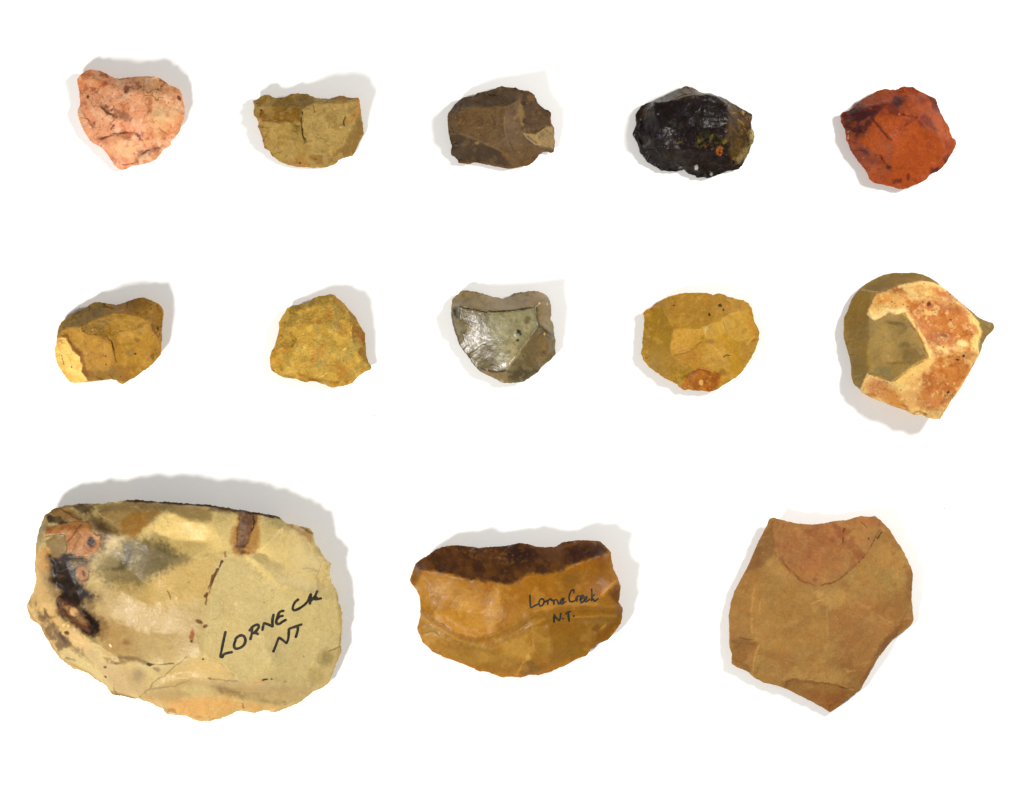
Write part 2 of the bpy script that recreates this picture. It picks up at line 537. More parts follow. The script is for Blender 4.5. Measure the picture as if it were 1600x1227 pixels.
    def write(self, strokes, frame, width, label, material, lift=0.35):
        """pen strokes as thin ribbons of ink lying on the stone"""
        verts, faces = [], []
        for n, st in enumerate(strokes):
            p = frame(st)
            # catmull-rom through the traced points
            if len(p) > 2:
                e = np.vstack([2 * p[0] - p[1], p, 2 * p[-1] - p[-2]]); q = []
                for i in range(1, len(e) - 2):
                    for t in np.linspace(0, 1, 7, endpoint=False):
                        q.append(0.5 * ((2 * e[i]) + (-e[i - 1] + e[i + 1]) * t + (2 * e[i - 1] - 5 * e[i] + 4 * e[i + 1] - e[i + 2]) * t * t
                                        + (-e[i - 1] + 3 * e[i] - 3 * e[i + 1] + e[i + 2]) * t ** 3))
                q.append(p[-1]); p = np.array(q)
            else:
                t = np.linspace(0, 1, 9)[:, None]; p = p[0] + t * (p[1] - p[0])
            d = np.gradient(p, axis=0); d /= np.linalg.norm(d, axis=1)[:, None] + 1e-9
            p = np.vstack([p[0] - d[0] * width * 0.35, p, p[-1] + d[-1] * width * 0.35]); d = np.vstack([d[0], d, d[-1]])
            nrm = np.stack([-d[:, 1], d[:, 0]], 1)
            w = width * 0.5 * (1 + 0.22 * fbm(p, 6, 40 + n, 2)); w[0] *= 0.55; w[-1] *= 0.55
            b0 = len(verts)
            offs = np.array([-1, -0.4, 0.4, 1.0])
            q = (p[:, None, :] + nrm[:, None, :] * (w[:, None] * offs)[..., None]).reshape(-1, 2)
            zz = self.height(q, self.radius_of(q)) + np.tile([0.6, 1, 1, 0.6], len(p)) * lift
            verts += np.stack([(q[:, 0] - self.c[0]) * S, -(q[:, 1] - self.c[1]) * S, zz * S], 1).tolist()
            for i in range(len(p) - 1):
                for k in range(3):
                    a = b0 + i * 4 + k
                    faces.append((a, a + 1, a + 5, a + 4))
        me = bpy.data.meshes.new("inscription")
        me.from_pydata(verts, [], faces)
        me.materials.append(material)
        me.polygons.foreach_set("use_smooth", [True] * len(me.polygons))
        o = bpy.data.objects.new("inscription", me)
        o["label"] = label
        col.objects.link(o); o.parent = self.root
        return o

    def radius_of(self, q):
        """0..1 position between the middle and the rim"""
        D = self.O - self.c; an = np.arctan2(D[:, 1], D[:, 0]); o = np.argsort(an)
        E = q - self.c
        ro = np.interp(np.arctan2(E[:, 1], E[:, 0]), an[o], np.linalg.norm(D, axis=1)[o], period=2 * math.pi)
        return np.clip(np.linalg.norm(E, axis=1) / ro, 0, 1)

# ------------------------------------------------------------------ the white sheet everything lies on
def sheet():
    me = bpy.data.meshes.new("white_sheet")
    n = 24; a, b = 0.62, 0.52
    v = [((-1 + 2 * i / n) * a, (-1 + 2 * j / n) * b, 0.0) for j in range(n + 1) for i in range(n + 1)]
    f = [(j * (n + 1) + i, j * (n + 1) + i + 1, (j + 1) * (n + 1) + i + 1, (j + 1) * (n + 1) + i) for j in range(n) for i in range(n)]
    me.from_pydata(v, [], f)
    m = bpy.data.materials.new("white_paper"); m.use_nodes = True
    nt = m.node_tree; bs = nt.nodes["Principled BSDF"]
    tc = nt.nodes.new("ShaderNodeTexCoord"); ns = nt.nodes.new("ShaderNodeTexNoise")
    ns.inputs["Scale"].default_value = 1 / (5 * S); ns.inputs["Detail"].default_value = 5
    r = nt.nodes.new("ShaderNodeValToRGB")
    r.color_ramp.elements[0].color = (0.83, 0.825, 0.815, 1); r.color_ramp.elements[1].color = (0.87, 0.868, 0.86, 1)
    nt.links.new(tc.outputs["Object"], ns.inputs["Vector"]); nt.links.new(ns.outputs[0], r.inputs[0])
    nt.links.new(r.outputs[0], bs.inputs["Base Color"])
    bs.inputs["Roughness"].default_value = 0.9; bs.inputs["Specular IOR Level"].default_value = 0.1
    bp = nt.nodes.new("ShaderNodeBump"); bp.inputs["Strength"].default_value = 0.1; bp.inputs["Distance"].default_value = 0.00005
    nt.links.new(ns.outputs[0], bp.inputs["Height"]); nt.links.new(bp.outputs[0], bs.inputs["Normal"])
    me.materials.append(m)
    o = bpy.data.objects.new("white_sheet", me)
    o["kind"] = "structure"
    col.objects.link(o)
sheet()

TOP = "small scrapers in the top row"
MID = "small scrapers in the middle row"
BIG = "large flakes in the bottom row"

# ================================================================== top row
# ---- pink stone
F = Z(100, 80, 6.136)
st = Stone(F, [(125,270,12),(165,225,14),(215,190,16),(255,180,18),(300,187,18),(350,190,18),(390,210,18),(440,235,18),(480,258,18),(540,272,20),(580,262,22),(640,255,22),
    (720,250,22),(800,245,22),(870,252,22),(930,268,22),(975,300,22),(1010,328,22),(1060,345,22),(1110,375,20),(1135,420,20),(1145,480,20),(1158,560,18),(1155,640,18),
    (1130,700,18),(1115,760,18),(1090,800,16),(1045,830,16),(1020,860,14),(1028,890,12),(990,925,10),(950,940,10),(920,985,8),(880,1035,8),(830,1062,8),(760,1080,8),
    (690,1090,8),(640,1095,8),(600,1125,8),(560,1137,7),(520,1125,7),(480,1095,7),(450,1045,7),(420,1000,8),(380,945,8),(330,905,8),(270,880,8),(230,830,8),
    (190,770,8),(155,690,9),(130,610,10),(128,570,10),(148,520,10),(150,450,10),(145,390,10),(130,320,11)], 12,
    ridges=[[(210,260,24),(330,300,30),(480,350,36),(620,400,40),(780,420,42),(950,420,36),(1060,460,30)],
            [(620,400,40),(620,560,46),(700,700,46),(760,740,44)],
            [(360,520,34),(440,620,38),(520,690,42),(700,700,46)],
            [(760,740,44),(900,660,44),(1010,620,36)],
            [(760,740,44),(860,860,34),(930,920,22)],
            [(480,930,24),(560,860,34),(680,900,34),(720,980,26),(690,1040,18)]],
    steps=[([(335,840),(470,800),(600,785),(700,790)], -4, 7, 1), ([(560,1090),(690,1050),(780,970),(930,915)], -3.5, 7, 1)],
    grooves=[([(340,845),(400,828),(500,798),(600,788),(690,792)], 1.6, 1.8), ([(700,985),(790,960),(860,945),(940,915)], 1.4, 1.6),
             ([(370,530),(430,600),(500,640)], 1.6, 2.2), ([(930,740),(1000,810)], 1.2, 2), ([(480,750),(500,730)], 1.2, 1.5)],
    blur=2.6, chips=0.7, chip_size=20, rough=0.9, rsize=14, jitter=0.5, seed=1, relief=1.12)
st.build("pink_stone_flake", "salmon pink stone with dark red cracks and a blunt lobe at its upper left", TOP,
    stone_material("pink_chert", rough=0.5, mott=0.08, fine=0.07, bump=0.22, sss=0.12, seed=1, tint=(1.1,0.86,0.72), tint_amt=0.35),
    (232,164,120), sat=1.0, gain=1.02, ops=[
    ('poly', [(640,240),(960,260),(1160,420),(1170,640),(1040,840),(900,900),(820,760),(860,560),(740,420)], (224,170,114), {'feather':12,'a':0.8,'warp':5}),
    ('poly', [(100,160),(420,180),(480,300),(340,400),(130,420)], (226,140,82), {'feather':7,'a':0.85}),
    ('noise', (205,112,58), 26, 0.12, {'a':0.45}),
    ('noise', (240,180,135), 18, 0.25, {'a':0.5}),
    ('blob', (600,920,130,90,20), (238,182,130), {'edge':.5,'a':.8}),
    ('blob', (960,610,120,70), (232,190,135), {'edge':.6,'a':.7}),
    ('poly', [(600,340),(680,350),(740,300),(760,370),(660,400),(620,430),(580,400)], (150,70,38), {'feather':2.2,'a':.8,'dry':6,'dryb':.35}),
    ('poly', [(790,450),(850,450),(870,520),(850,600),(820,600),(800,520)], (176,90,45), {'feather':3,'a':.75,'dry':6,'dryb':.3}),
    ('poly', [(190,330),(250,350),(340,350),(420,300),(440,330),(330,400),(220,380)], (176,84,42), {'feather':2.6,'a':.8,'dry':7,'dryb':.25}),
    ('poly', [(370,520),(480,570),(600,590),(690,660),(710,710),(640,680),(500,660),(430,640)], (150,98,72), {'feather':3,'a':.75,'dry':8,'dryb':.3}),
    ('line', [(370,530),(430,600),(500,640)], (112,62,44), 1.8, {'a':.8}),
    ('line', [(335,845),(400,828),(500,798),(600,788),(690,792)], (96,42,28), 1.5, {'a':.85,'broken':12}),
    ('poly', [(480,770),(600,770),(740,790),(820,860),(740,880),(650,880),(560,840)], (158,84,50), {'feather':3,'a':.6,'dry':6}),
    ('poly', [(690,800),(760,810),(780,870),(720,870)], (120,48,28), {'feather':2,'a':.85,'dry':5,'dryb':.3}),
    ('line', [(460,760),(480,740),(500,725)], (105,50,34), 1.3, {'a':.8}),
    ('poly', [(700,970),(860,925),(950,905),(930,945),(830,1000),(720,1030)], (128,92,80), {'feather':2,'a':.75}),
    ('line', [(690,1040),(760,985),(800,960),(860,948),(940,912)], (70,34,28), 1.3, {'a':.9,'broken':9}),
    ('line', [(560,1088),(640,1080),(700,1045)], (100,54,40), 1.0, {'a':.8}),
    ('poly', [(680,1000),(860,970),(930,960),(880,1040),(740,1085),(660,1085)], (196,134,92), {'feather':3,'a':.7}),
    ('line', [(920,750),(1000,810)], (168,100,70), 1.6, {'a':.6}),
    ('blob', (235,445,14,18), (125,62,36), {'warp':.8}), ('blob', (1110,460,16,28,-30), (140,66,40), {'warp':1}), ('blob', (605,410,14,12), (95,40,26), {}),
    ('blob', (920,385,13,6), (120,60,40), {}), ('line', [(490,570),(500,540)], (150,85,60), 1.4, {}),
    ('poly', [(180,600),(240,640),(310,680),(280,700),(200,660)], (196,108,58), {'feather':3,'a':.6,'dry':6}),
    ('veins', (140,62,42), 26, .06, {'a':.7,'bias':-.05}), ('veins', (128,54,40), 15, .07, {'a':.55,'bias':-.15}), ('noise', (190,104,62), 8, .3, {'a':.45}),
    ('noise', (244,204,164), 12, .3, {'a':.55}), ('specks', (140,70,40), 46, 1.0, {'a':.7}),
    ])

# ---- olive tan scraper
F = Z(380, 130, 7.619)
plat = [(855,262),(960,255),(1050,245),(1200,258),(1330,235),(1390,205),(1360,430),(1270,600),(1205,765),(1080,830),(930,872),(790,835),(745,745),(718,620),(702,480),(715,340)]
st = Stone(F, [(118,215,14),(170,200),(215,165),(265,145),(310,148),(350,170),(410,180),(470,178),(520,155),(580,135),(640,128),(720,130),(780,140),(830,165),(880,182),
    (960,188),(1040,190),(1100,172),(1150,158),(1195,153),(1240,170),(1300,178),(1370,175),(1390,205),(1395,270),(1400,340,11),(1410,400,10),(1420,470,9),(1428,560,8),
    (1430,610,7),(1405,660,6),(1375,700,6),(1350,760,6),(1335,820,6),(1300,860,6),(1240,880,6),(1180,892,6),(1130,920,6),(1100,955,6),(1050,975,6),(1000,1000,6),(940,1010,6),
    (880,1003,6),(830,1010,6),(770,1000,6),(700,1003,6),(640,995,6),(580,980,6),(520,965,6),(450,940,6),(400,905,6),(345,865,7),(325,820,7),(290,790,7),(245,770,7),
    (243,710,8),(225,640,8),(205,580,8),(175,530,9),(180,460,10),(165,415,10),(130,385,11),(128,330,12),(130,280,13)], 15,
    ridges=[[(855,265,33),(720,335,35),(705,480,36),(720,620,36),(745,740,34),(790,830,32),(930,870,30),(1080,825,30),(1200,765,30),(1270,590,32),(1350,440,30),(1385,215,18)],
            [(855,265,33),(1050,248,34),(1200,260,32),(1330,240,26)],
            [(200,420,20),(260,450,22),(350,463,25),(440,480,27),(520,458,27),(600,475,28),(690,520,28)],
            [(180,300,20),(400,300,22),(620,310,27),(720,335,35)],
            [(240,470,18),(250,600,17),(280,720,15),(400,850,13),(560,930,12),(700,920,14)],
            [(690,850,20),(760,990,8)]],
    steps=[([(720,340),(704,480),(718,620),(745,750)], -4.5, 10, -1), ([(850,265),(862,380)], -1.2, 4, -1), ([(1222,410),(1215,530)], -2.5, 5, 1)],
    grooves=[([(1225,410),(1213,480),(1222,540)], 1.0, 1.4), ([(852,270),(862,375)], .6, 1.2), ([(215,335),(235,370)], 2, 2)],
    chips=1.0, chip_size=15, rough=0.8, rsize=9, seed=2)
st.build("olive_stone_scraper", "half-moon olive tan stone with a straight top edge and a raised square facet", TOP,
    stone_material("olive_chert", rough=0.7, mott=0.12, fine=0.12, specks=0.12, bump=0.3, seed=2, tint=(1.1,0.94,0.7)),
    (172,142,78), gain=0.9, ops=[
    ('poly', plat, (178,150,92), {'feather':3,'a':.9}),
    ('poly', [(230,460),(600,470),(700,520),(720,640),(750,760),(690,860),(560,930),(400,860),(260,720)], (180,150,84), {'feather':5,'a':.8}),
    ('poly', [(180,310),(420,300),(700,300),(700,480),(590,470),(440,480),(260,450),(200,400)], (150,108,44), {'feather':3,'a':.9}),  # slope below the top edge painted darker, as turned from the light
    ('poly', [(110,200),(280,140),(800,130),(860,250),(700,300),(180,310)], (154,122,66), {'feather':4,'a':.8}),
    ('poly', [(1390,240),(1430,600),(1330,830),(1100,940),(780,1000),(790,850),(930,880),(1090,830),(1210,770),(1280,600),(1370,440)], (146,112,56), {'feather':2.5,'a':.9}),
    ('noise', (194,164,104), 15, 0.18, {'a':.45}), ('noise', (140,104,50), 11, 0.28, {'a':.4}),
    ('poly', [(1060,160),(1190,150),(1250,180),(1180,230),(1060,215)], (158,104,60), {'feather':3,'a':.6}),
    ('line', [(1375,190),(1385,290),(1340,420),(1250,480)], (192,132,66), 3.2, {'a':.55,'feather':2}),
    ('line', [(175,530),(235,640),(245,760),(340,860)], (176,120,62), 2.4, {'a':.6,'feather':1.5}),
    ('line', [(120,330),(135,385),(190,420),(250,450)], (168,104,50), 2.2, {'a':.6,'feather':1.5}),
    ('poly', [(660,850),(760,900),(780,1000),(680,1000),(560,960)], (184,132,72), {'feather':4,'a':.6}),
    ('line', [(250,455),(350,465),(440,482),(520,460),(600,475)], (112,74,26), 1.6, {'a':.6}),
    ('line', [(718,360),(704,480),(716,600),(742,740)], (110,82,40), 1.2, {'a':.4}),  # thin dark line painted in for the shadow beside the raised facet
    ('line', [(1222,415),(1213,480),(1222,530)], (120,84,40), 1.2, {'a':.5}),
    ('line', [(852,280),(862,370)], (124,94,48), .8, {'a':.5}),
    ('blob', (225,345,16,18), (84,54,22), {}), ('blob', (668,965,16,14), (120,70,28), {}), ('blob', (1100,330,20,14,40), (205,172,110), {}),
    ('blob', (1185,550,12,9), (215,170,110), {}), ('specks', (108,80,40), 60, .8, {'a':.5}), ('specks', (205,178,120), 40, .9, {'a':.45}),
    ], parts=[("flake_scar", plat, "raised square facet", {}),
              ("striking_platform", [(110,200),(280,130),(800,120),(1400,160),(1400,205),(1330,238),(1200,258),(1050,245),(855,262),(720,320),(400,300),(120,310)], "sloping brown top edge", {})])

# ---- brown stone with pale crust
F = Z(680, 120, 7.619)
st = Stone(F, [(145,480,16),(165,430,16),(200,380,16),(240,325,15),(290,285,15),(340,245,15),(400,238,14),(450,235,14),(500,195,14),(560,185,14),(620,170,14),(700,150,14),
    (750,130,14),(795,113,14),(830,130,14),(890,135,14),(950,132,14),(1000,155,14),(1060,168,14),(1110,170,14),(1140,195,14),(1180,220,14),(1200,260,14),(1210,305,14),
    (1250,345,14),(1300,380,14),(1360,405,14),(1378,430,14),(1375,500,14),(1380,560,14),(1412,600,13),(1420,660,13),(1415,720,12),(1425,770,11),(1420,840,9),(1410,890,8),
    (1380,905,8),(1330,890,9),(1280,900,9),(1240,925,9),(1210,970,9),(1170,1010,9),(1130,1045,9),(1080,1060,9),(1010,1070,9),(940,1088,9),(860,1092,9),(790,1083,9),
    (720,1065,9),(640,1050,9),(560,1035,9),(500,1022,9),(450,1025,9),(400,1035,9),(340,1030,9),(285,1030,9),(270,990,10),(235,950,10),(190,930,10),(185,880,12),(195,820,13),
    (175,740,14),(160,680,15),(155,610,16),(148,540,16)], 14,
    ridges=[[(300,390,30),(450,386,35),(580,405,37),(700,395,39),(850,380,41),(950,330,38),(1010,300,34)],
            [(290,690,30),(420,735,33),(580,800,35),(700,860,33),(790,910,31),(920,1010,18)],
            [(845,390,41),(820,520,42),(830,680,41),(890,850,37),(920,1010,18)],
            [(1010,305,34),(1000,420,37),(1040,600,37),(1090,690,36),(1180,760,30),(1270,840,20),(1400,860,12)],
            [(1040,600,37),(1200,640,30),(1310,600,26),(1390,590,18)],
            [(300,390,30),(250,520,27),(290,690,30)]],
    steps=[([(1010,310),(1050,450),(1040,590)], -5, 7, -1), ([(1070,690),(1190,690),(1310,610),(1390,580)], -4, 8, -1)],
    grooves=[([(1060,320),(1030,360)], 2, 2.5), ([(830,640),(850,740),(885,840)], 1.2, 1.2)],
    chips=0.9, chip_size=15, rough=0.7, rsize=8, seed=3)
st.build("brown_stone_core", "blocky dark brown stone with a pale crust on its right corner", TOP,
    stone_material("brown_chert", rough=0.6, mott=0.12, fine=0.14, specks=0.1, bump=0.3, seed=3, tint=(1.14,0.95,0.72)),
    (118,92,60), gain=0.77, ops=[
    ('poly', [(200,370),(500,190),(1000,140),(1180,220),(1010,300),(850,380),(580,400),(310,385)], (98,74,42), {'feather':3,'a':.95}),
    ('poly', [(160,700),(300,700),(580,800),(790,915),(900,1080),(280,1030),(180,900)], (80,58,31), {'feather':3,'a':1}),
    ('poly', [(310,395),(840,395),(825,690),(880,850),(790,900),(300,690),(260,530)], (122,95,60), {'feather':4,'a':.9}),
    ('poly', [(840,400),(1000,320),(1030,600),(1200,820),(900,860),(830,680)], (124,98,72), {'feather':4,'a':.9}),
    ('poly', [(1050,320),(1200,300),(1370,420),(1370,580),(1200,650),(1060,640)], (98,72,44), {'feather':3,'a':.9}),
    ('noise', (96,70,40), 12, 0.2, {'a':.45}), ('noise', (140,112,74), 9, 0.3, {'a':.4}),
    ('poly', [(1190,700),(1310,610),(1400,590),(1425,780),(1410,850),(1290,830),(1230,800)], (176,150,104), {'feather':2.4,'warp':3,'a':.9,'dry':9,'dryb':.5,'seed':300}),
    ('poly', [(1055,690),(1120,680),(1200,720),(1270,800),(1240,830),(1150,770),(1080,720)], (184,156,104), {'feather':2,'a':.85}),
    ('poly', [(990,350),(1020,330),(1070,440),(1060,500),(1030,530),(1050,600),(1010,600),(1000,500),(960,540),(930,540),(980,460)], (156,124,74), {'feather':2,'a':.85,'dry':6,'dryb':.45}),
    ('line', [(1060,700),(1150,790),(1230,825)], (190,172,140), 1.0, {'a':.6}),
    ('blob', (1275,700,30,26), (130,112,80), {'a':.8}),
    ('poly', [(230,500),(310,460),(380,470),(380,560),(310,600),(250,620)], (92,60,28), {'feather':3,'a':.6,'dry':6}),
    ('blob', (325,545,38,32,-40), (150,110,66), {'a':.7,'warp':2,'wsize':4,'dry':4,'dryb':.2}),
    ('blob', (1145,250,34,32), (150,98,46), {'a':.7,'warp':2,'wsize':4,'dry':5,'dryb':.2}), ('blob', (1070,300,44,60), (76,50,26), {'a':.7}),
    ('blob', (835,940,44,26), (148,104,54), {'a':.7,'warp':2,'wsize':4,'dry':5,'dryb':.2}), ('blob', (1130,1000,46,20,-35), (146,98,50), {'a':.6}),
    ('blob', (495,800,24,14), (170,136,84), {'a':.8}), ('blob', (620,828,18,12), (166,132,84), {'a':.8}),
    ('blob', (535,640,44,26), (140,112,80), {'a':.6}), ('blob', (745,560,46,40), (128,100,78), {'a':.6}),
    ('line', [(300,390),(450,388),(580,405),(700,396),(850,382),(1000,310)], (146,116,72), 1.6, {'a':.55}),
    ('line', [(300,692),(420,735),(580,800),(700,860),(790,910)], (140,110,70), 1.3, {'a':.5}),
    ('line', [(825,500),(830,680),(885,850)], (146,122,90), 1.2, {'a':.5}),
    ('line', [(1375,430),(1375,560),(1412,600)], (150,96,50), 2.0, {'a':.6}),
    ('line', [(290,1025),(560,1030),(860,1085),(1080,1055),(1200,975)], (128,84,42), 2.0, {'a':.6}),
    ('specks', (186,154,104), 36, .8, {'a':.6}), ('specks', (64,44,24), 40, .9, {'a':.5}),
    ], parts=[("mineral_crust", [(1190,700),(1310,610),(1400,590),(1425,780),(1410,850),(1290,830),(1230,800)], "pale crusty corner", {'seed':300,'warp':3})])

# ---- black glassy stone
F = Z(970, 120, 6.817)
st = Stone(F, [(125,610),(145,560),(165,510),(160,450),(155,400),(185,355),(210,320),(260,295),(330,265),(390,240),(450,210),(530,175),(600,140),(660,115),(700,100),(750,112),
    (790,130),(840,160),(890,183),(960,178),(1000,195),(1060,215),(1120,240),(1190,285),(1260,325),(1330,360),(1400,408),(1395,450),(1385,500),(1390,545),(1418,590),
    (1425,630),(1410,690),(1380,750),(1365,800),(1330,870),(1290,945),(1255,990),(1200,1000),(1140,1005),(1090,1025),(1030,1045),(980,1065),(930,1083),(880,1072),(810,1078),
    (790,1055),(730,1040),(700,1020),(680,990),(640,1000),(590,1012),(530,1010),(480,1000),(430,1005),(390,970),(330,940),(280,910),(240,850),(205,810),(190,750),(170,690),(135,640)], 10,
    ridges=[[(340,275,26),(380,300,30),(560,275,38),(720,235,40),(880,215,34),(1000,230,28)],
            [(340,275,26),(350,400,34),(400,520,42),(390,640,40)],
            [(1000,230,28),(1120,320,32),(1120,520,38),(1110,700,34),(1180,880,20)],
            [(400,520,42),(560,590,47),(720,560,49),(850,580,48),(1000,560,43),(1120,520,38)],
            [(560,275,38),(600,400,45),(720,560,49)],[(880,215,34),(860,380,44),(850,580,48)],
            [(390,640,40),(330,720,30),(240,690,18)],[(390,640,40),(480,760,36),(470,870,26),(400,930,14)],
            [(480,760,36),(640,800,38),(780,800,38),(920,820,34),(1110,700,34)],
            [(640,800,38),(690,900,24),(690,985,14)],[(920,820,34),(900,950,20),(810,1040,12)],[(920,820,34),(1060,900,22),(1200,940,14)]],
    chips=1.7, chip_size=17, rough=0.6, rsize=10, seed=4, blur=0.9)
st.build("black_glassy_stone", "black glassy stone with small orange and yellow-green flecks", TOP,
    stone_material("black_chert", rough=0.34, mott=0.25, fine=0.25, bump=0.06, spec=0.26, coat=0.0, seed=4, tint=(1.0,0.9,1.06), tint_amt=0.4),
    (34,25,22), gain=0.82, con=0.0, ops=[
    ('poly', [(380,250),(700,90),(900,180),(960,190),(860,240),(720,240),(560,280)], (92,70,34), {'feather':5,'a':.95}),
    ('poly', [(160,400),(220,310),(350,260),(340,330),(300,430),(170,460)], (72,54,30), {'feather':5,'a':.9}),
    ('poly', [(880,190),(1050,210),(1160,290),(1130,340),(960,250)], (72,54,26), {'feather':5,'a':.9}),
    ('poly', [(1130,300),(1220,300),(1400,400),(1420,620),(1330,880),(1230,940),(1130,800),(1120,560)], (92,68,30), {'feather':7,'a':1}),
    ('poly', [(1200,330),(1400,400),(1380,520),(1240,480)], (96,72,34), {'feather':5,'a':.6}),
    ('poly', [(1385,550),(1425,600),(1420,680),(1350,850),(1260,920),(1180,900),(1280,820),(1340,700)], (150,130,80), {'feather':5,'a':.8}),
    ('poly', [(1390,560),(1430,600),(1415,690),(1370,770),(1370,660)], (186,172,120), {'feather':3,'a':.8}),
    ('poly', [(690,840),(900,860),(1100,900),(1240,950),(1100,1010),(930,1080),(700,1010)], (38,26,14), {'feather':4,'a':.7}),
    ('poly', [(340,840),(620,830),(660,900),(460,920)], (52,42,20), {'feather':5,'a':.7}),
    ('noise', (42,36,42), 14, 0.2, {'a':.4}), ('noise', (14,12,12), 10, 0.15, {'a':.5}),
    ('noise', (60,56,54), 6, 0.45, {'a':.35}),
    ('poly', [(490,500),(560,480),(640,540),(600,580),(520,560)], (64,62,56), {'feather':3,'a':.7,'dry':4}),
    ('poly', [(250,740),(300,660),(310,700),(270,760)], (84,78,66), {'feather':1.5,'a':.8}),
    ('poly', [(360,640),(440,650),(470,700),(400,700)], (74,66,84), {'feather':2,'a':.7,'dry':4}),
    ('noise', (84,76,36), 4, 0.12, {'a':.75,'within':[(810,640),(900,600),(1000,640),(1110,670),(1120,740),(1060,790),(900,800),(820,780),(760,760)]}),
    ('blob', (885,640,58,50), (34,36,26), {'a':.8}), ('blob', (950,680,14,38,20), (98,88,40), {'a':.8,'warp':1.5}), ('blob', (820,700,14,26), (110,98,50), {'a':.8}),
    ('blob', (605,725,34,10,-15), (96,84,40), {'a':.8,'warp':1}), ('blob', (1090,710,26,16,-40), (120,102,50), {'a':.8,'warp':1.5}),
    ('noise', (158,90,40), 3.4, -.05, {'a':1,'feather':1.2,'within':[(990,800),(1010,770),(1050,762),(1078,790),(1080,830),(1050,855),(1010,848)]}), ('blob', (1015,795,14,12), (176,104,50), {'a':.8,'warp':2.5,'wsize':3}), ('blob', (890,765,15,14), (120,70,38), {'a':.8,'warp':2,'wsize':3}),
    ('blob', (1190,398,30,7), (150,120,76), {}), ('blob', (1305,385,10,24), (176,142,92), {}), ('blob', (1095,465,18,10,35), (130,112,84), {}),
    ('line', [(1240,470),(1300,510)], (140,112,66), 1.0, {}),
    ('blob', (798,975,18,26), (206,204,200), {'warp':1.4,'wsize':3}), ('blob', (962,1040,16,14), (190,186,180), {'warp':1.2,'wsize':3}),
    ('blob', (635,972,30,10,-15), (120,120,118), {'warp':1.2,'wsize':3,'dry':3}), ('blob', (385,420,12,12), (120,116,116), {'warp':1}), ('blob', (215,465,8,8), (130,126,120), {}),
    ('specks', (92,86,82), 24, .7, {'a':.5}),
    ], ridge_tint=0.06, parts=[("translucent_edge", [(1385,550),(1440,590),(1425,690),(1365,860),(1300,900),(1330,760),(1350,660)], "pale see-through right edge", {}),
              ("mineral_fleck", [(990,780),(1030,760),(1080,790),(1075,845),(1030,860),(990,830)], "orange mineral fleck", {'warp':1})])

# ---- red stone
F = Z(1290, 120, 6.459)
st = Stone(F, [(155,390),(175,360),(230,345),(280,310),(330,270),(380,225),(430,200),(480,165),(520,140),(600,125),(650,135),(710,135),(745,115),(785,98),(830,108),(880,108),
    (930,135),(1000,170),(1060,200),(1110,225),(1130,280),(1150,340),(1185,400),(1210,460),(1245,500),(1260,560),(1280,610),(1315,640),(1318,670),(1300,720),(1270,770),
    (1240,830),(1200,890),(1170,925),(1120,960),(1060,980),(1020,1030),(970,1065),(910,1090),(850,1110),(780,1137),(720,1125),(660,1108),(600,1090),(530,1080),(480,1065),
    (440,1040),(430,1000),(410,960),(370,900),(330,850),(290,800),(250,740),(235,680),(210,640),(205,580),(190,530),(160,460)], 17,
    ridges=[[(430,400,38),(490,440,42),(540,510,45),(590,610,46),(640,670,46),(645,790,42),(620,900,32)],
            [(430,400,38),(560,430,45),(700,425,49),(800,430,50),(900,440,50),(1010,430,42),(1130,370,24)],
            [(400,330,33),(560,285,36),(690,300,38),(700,425,49)],[(690,300,38),(820,245,34),(950,260,30),(1050,250,24)],
            [(370,690,34),(440,770,37),(540,810,37),(640,930,30),(680,1060,20)],
            [(900,440,50),(1000,560,48),(1100,600,40),(1190,760,26)],
            [(1200,640,28),(1180,780,24),(1190,870,18)],[(1040,960,18),(1080,900,24),(1180,880,20)],
            [(220,400,24),(400,330,33)],[(240,560,24),(370,690,34)]],
    steps=[([(430,400),(490,480),(545,560),(640,680)], -2.5, 8, 1), ([(380,690),(440,780),(540,815),(640,940)], -2.5, 7, 1), ([(700,410),(790,425),(900,440)], -3, 6, -1)],
    grooves=[([(690,400),(790,420),(890,440)], 1.5, 1.4), ([(540,820),(590,880),(640,940)], 1.6, 1.6)],
    blur=1.5, chips=1.0, chip_size=17, rough=0.7, rsize=10, seed=5)
